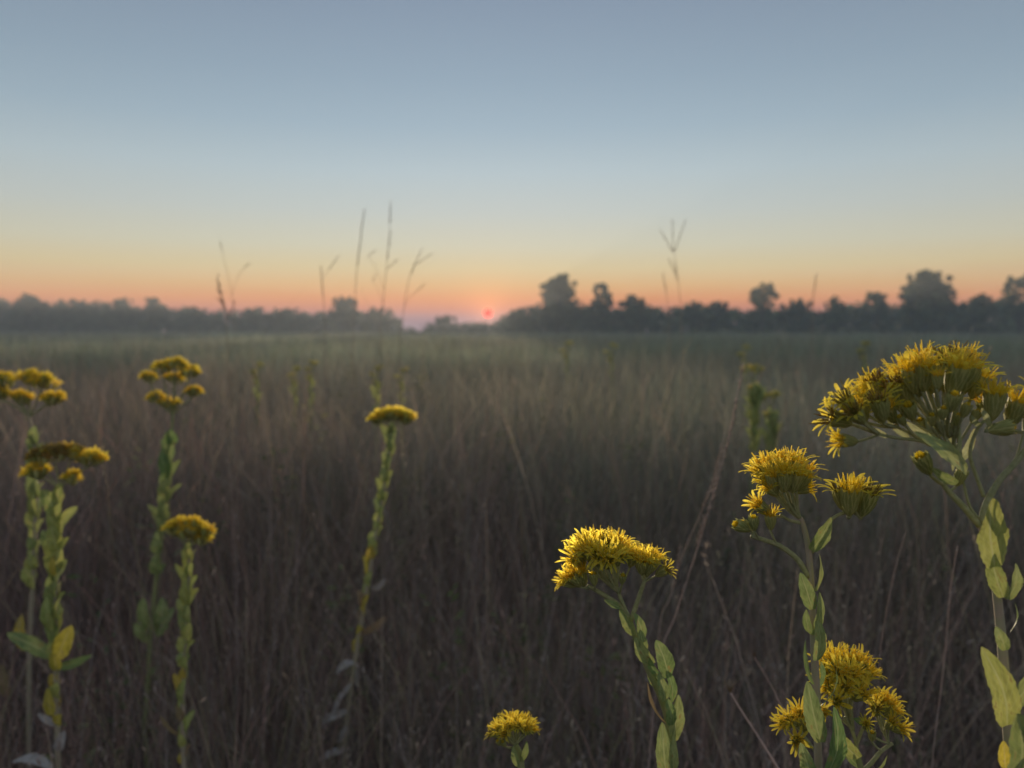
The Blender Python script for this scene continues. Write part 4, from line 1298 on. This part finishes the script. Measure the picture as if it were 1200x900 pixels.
# ------------------------------------------------------------------ tall grass stems against the sky
def raceme(mb, p0, p1, width, n=14, seed=0, fluffy=0.0):
    """A seed spike: overlapping husks along a short axis."""
    r_ = random.Random(seed)
    ax = p1 - p0
    L_ = ax.length
    ax.normalize()
    a = ax.orthogonal().normalized()
    mb.quad_strip_tube([p0, p1], [width * 0.12, width * 0.06], 3)
    for k in range(n):
        t = (k + r_.random()) / n
        th = k * 2.4
        out = (Matrix.Rotation(th, 3, ax) @ a)
        c = p0 + ax * L_ * t
        hl = width * r_.uniform(1.2, 2.0)
        dirv = (ax + out * r_.uniform(.25, .55)).normalized()
        mb.quad_strip_tube([c, c + dirv * hl * 0.5, c + dirv * hl], [width * .06, width * .17, width * .02], 4, 0)
        if fluffy and r_.random() < fluffy:
            for q in range(3):
                dv = (dirv + Vector((r_.uniform(-.8, .8), r_.uniform(-.8, .8), r_.uniform(-.3, .8)))).normalized()
                mb.quad_strip_tube([c + dirv * hl * .4, c + dirv * hl * .4 + dv * hl * 0.9], [width * .06, width * .012], 3, 1, cap=False)


def grass_stem(label, pts_px, d, r_px, spikes, mat="culm", name="grass_stem", fluffy=0.0, leaves=2, group=None, width=2.0):
    pts = [P(x, y, d) for x, y in pts_px]
    last = pts[-1]
    foot = Vector((last.x - (pts[0].x - last.x) * 0.4, last.y + 0.03, float(ground_z(last.x, last.y)) - 0.01))
    root = thing(name, label, "grass stem", (foot.x, foot.y, 0), group)
    B = Vector((foot.x, foot.y, 0))
    path = spline([p - B for p in pts + [last.lerp(foot, .5), foot]], 6)
    n = len(path)
    k = d / FPX
    mb = MB()
    mb.quad_strip_tube(path, [r_px * k * (0.26 + 0.26 * i / n) for i in range(n)], 5)
    add("stem", mb.mesh("stem", M[mat]), root)
    for i, s in enumerate(spikes):
        m2 = MB()
        a, b = P(s[0], s[1], d) - B, P(s[2], s[3], d) - B
        near = min(path, key=lambda q: (q - a).length + (0.6 * max(0, q.z - a.z)))
        if (near - a).length > 4 * k:           # a spike on a thread of its own, joined lower down on the stem
            low = min(path, key=lambda q: abs(q.z - (a.z - (near - a).length * 1.6)))
            m2.quad_strip_tube(spline([low, low.lerp(a, .55) + Vector((0, 0, .15 * (a - low).length)), a], 4), [0.22 * k] * 9, 3)
        raceme(m2, a, b, width * k, max(5, int((b - a).length / (width * k * 0.8))), seed=i + int(pts_px[0][0]), fluffy=fluffy)
        add("seed_spike", m2.mesh("seed_spike", [M["awn"], M["fluff"]]), root)
    for i in range(leaves):                     # thin drooping leaves low on the stem, down among the grass
        t = min(path, key=lambda q: abs(q.z + B.z - (0.62 - 0.16 * i)))
        sgn = -1 if i % 2 else 1
        sp = spline([t, t + Vector((sgn * .03, .02, .09)), t + Vector((sgn * .09, .04, .11)), t + Vector((sgn * .17, .06, .03))], 4)
        rows = [[q + Vector((0, -.003 * (1 - j / len(sp)), 0)), q + Vector((0, 0, -.001)), q + Vector((0, .003 * (1 - j / len(sp)), 0))] for j, q in enumerate(sp)]
        m3 = MB()
        m3.grid(rows)
        add("leaf", m3.mesh("leaf", M["leaf_tan"]), root)
    return root


grass_stem("tall grass stem with three-forked seed head right of the tallest tree", [(790, 296), (794, 322), (797, 350), (799, 390), (800, 440)], 2.3, 0.9,
           [(789, 296, 774, 270), (789, 296, 788, 258), (790, 296, 803, 259), (792, 322, 784, 304), (793, 330, 791, 308)])
grass_stem("short dark grass spike left of the three-forked one", [(777, 322), (781, 345), (783, 370), (784, 420)], 2.4, 0.8, [(781, 345, 777, 320)], leaves=1)
grass_stem("faint thin grass spike right of the lollipop tree", [(956, 322), (953, 350), (952, 380), (951, 430)], 2.8, 0.8, [(953, 348, 957, 321), (953, 360, 952, 350)], leaves=1)
grass_stem("left one of the two tallest grass stems, seeds all along its top", [(427, 248), (423, 275), (419, 305), (416, 350), (414, 400)], 2.4, 0.9,
           [(423, 272, 427, 246), (421, 295, 424, 273), (419, 312, 421, 296)])
grass_stem("right one of the two tallest grass stems, with three drooping side sprigs", [(457, 243), (456, 275), (453, 310), (449, 355), (446, 400)], 2.4, 0.9,
           [(457, 262, 458, 238), (456, 290, 458, 272), (454, 304, 455, 292), (453, 316, 465, 305), (431, 301, 440, 293), (436, 330, 441, 322)])
grass_stem("leaning grass stem with branching tip nearest to the sun's left", [(485, 311), (480, 325), (475, 350), (471, 380), (468, 420)], 2.3, 0.9,
           [(485, 312, 494, 293), (486, 311, 505, 298), (481, 322, 486, 311), (488, 342, 497, 333)])
grass_stem("short grass stem with slanting side spike above the capped tree", [(376, 314), (378, 340), (380, 365), (381, 400)], 2.4, 0.9,
           [(378, 338, 376, 312), (379, 348, 378, 338), (385, 316, 396, 301)])
grass_stem("fine grass stem with a lone seed tip, left of the paired tall ones", [(259, 288), (264, 310), (270, 335), (274, 370), (276, 410)], 2.9, 0.6,
           [(260, 292, 258, 284), (286, 314, 292, 309)], leaves=1)
grass_stem("stout dark grass plume rising from the treeline on the left", [(255, 330), (259, 345), (264, 362), (266, 390), (268, 430)], 2.6, 1.2,
           [(259, 346, 255, 326), (262, 358, 258, 344), (265, 366, 258, 352), (266, 372, 274, 358)], width=4.2)
grass_stem("slanting russet seed grass in the right half, threaded with pale fluff", [(872, 424), (862, 470), (852, 520), (838, 570), (818, 640), (792, 720), (770, 800)], 0.95, 1.0,
           [(866, 456, 870, 432), (858, 500, 863, 470), (850, 530, 857, 502), (838, 572, 849, 532), (828, 604, 838, 574), (815, 640, 826, 606)], mat="culm_red", fluffy=1.0, leaves=0, width=4.0)
grass_stem("second russet seed grass close beside the slanting one, lower and dimmer", [(850, 505), (838, 560), (822, 600), (800, 650), (785, 700), (770, 760)], 1.0, 0.7,
           [(836, 562, 846, 520), (822, 598, 835, 565), (792, 672, 797, 640)], mat="culm_red", fluffy=0.8, leaves=0, width=3.2)
grass_stem("thin reddish stem between the middle and the largest goldenrod", [(1062, 622), (1052, 655), (1042, 700), (1032, 760), (1028, 820)], 0.8, 0.6, [(1053, 652, 1062, 622)], mat="culm_red", leaves=0, width=2.0)
grass_stem("pale blurred stem left of the largest goldenrod's leaf", [(1122, 640), (1114, 690), (1108, 760), (1100, 830), (1092, 900)], 0.9, 1.0, [], mat="culm_red", leaves=0)
grass_stem("pale seed grass in the left field, right of the compact dome", [(316, 548), (318, 580), (317, 620), (318, 680)], 2.0, 1.0, [(318, 590, 315, 548)], mat="culm_red", fluffy=0.5, leaves=1, width=3.0)
grass_stem("fluffy pale seed grass in the field left of the slender goldenrod", [(356, 560), (352, 590), (350, 630), (348, 690)], 2.0, 1.0, [(351, 605, 357, 560)], mat="culm_red", fluffy=0.7, leaves=1, width=3.4)
grass_stem("forked pale grass just right of the compact dome", [(270, 556), (272, 590), (274, 640), (275, 700)], 1.9, 1.0, [(272, 590, 270, 555), (272, 618, 250, 575)], mat="culm_red", fluffy=0.3, leaves=1, width=2.6)


def dry_stalk(label, pts_px, d, r_px):
    pts = [P(x, y, d) for x, y in pts_px]
    last = pts[-1]
    tg = (pts[-1] - pts[0]).normalized()
    foot = last + tg * (last.z / max(0.2, -tg.z))
    foot.z = 0.0
    pts = pts + [last.lerp(foot, 0.25), last.lerp(foot, 0.6)]
    root = thing("dry_stalk", label, "stalk", (foot.x, foot.y, 0), None)
    path = spline([p - foot for p in pts + [foot]], 5)
    mb = MB()
    mb.quad_strip_tube(path, [r_px * d / FPX * (0.5 + 0.6 * i / len(path)) for i in range(len(path))], 6)
    add("stem", mb.mesh("stem", M["culm_red"]), root)
    m2 = MB()
    b = path[0]
    for k in range(4):
        m2.quad_strip_tube([b, b + Vector((0.004 * (k - 1.5), 0.002, 0.012))], [r_px * d / FPX * .5, r_px * d / FPX * .15], 4)
    add("broken_tip", m2.mesh("broken_tip", M["leaf_tan"]), root)


dry_stalk("grey dead stalk slanting down to the right, left of the low bushy goldenrod", [(856, 812), (872, 838), (888, 862), (908, 894)], 0.75, 1.6)
dry_stalk("hair-thin dead stalk just above the grey slanting one", [(884, 770), (896, 790), (910, 815), (922, 840)], 0.8, 0.7)

# ------------------------------------------------------------------ evening haze
mb = MB()
x0, x1, y0, y1, z0, z1 = -186, 186, -64, 142, -1.0, 12.0
mb.v = [Vector(p) for p in [(x0, y0, z0), (x1, y0, z0), (x1, y1, z0), (x0, y1, z0), (x0, y0, z1), (x1, y0, z1), (x1, y1, z1), (x0, y1, z1)]]
mb.uv = [(0, 0)] * 8
mb.f = [(3, 2, 1, 0), (4, 5, 6, 7), (0, 1, 5, 4), (1, 2, 6, 5), (2, 3, 7, 6), (3, 0, 4, 7)]
mb.m = [0] * 6
hm_, nt = mat_new("haze")
ho = nt.nodes.new("ShaderNodeOutputMaterial")
hv = nt.nodes.new("ShaderNodeVolumePrincipled")
hv.inputs["Color"].default_value = (0.86, 0.90, 0.92, 1)
hv.inputs["Density"].default_value = 0.0031
hv.inputs["Anisotropy"].default_value = 0.1
nt.links.new(hv.outputs[0], ho.inputs["Volume"])
haze = add("haze", mb.mesh("haze", hm_, smooth=False))
haze["kind"] = "stuff"
haze["label"] = "thin evening haze lying over the field and the trees"
haze["category"] = "haze"
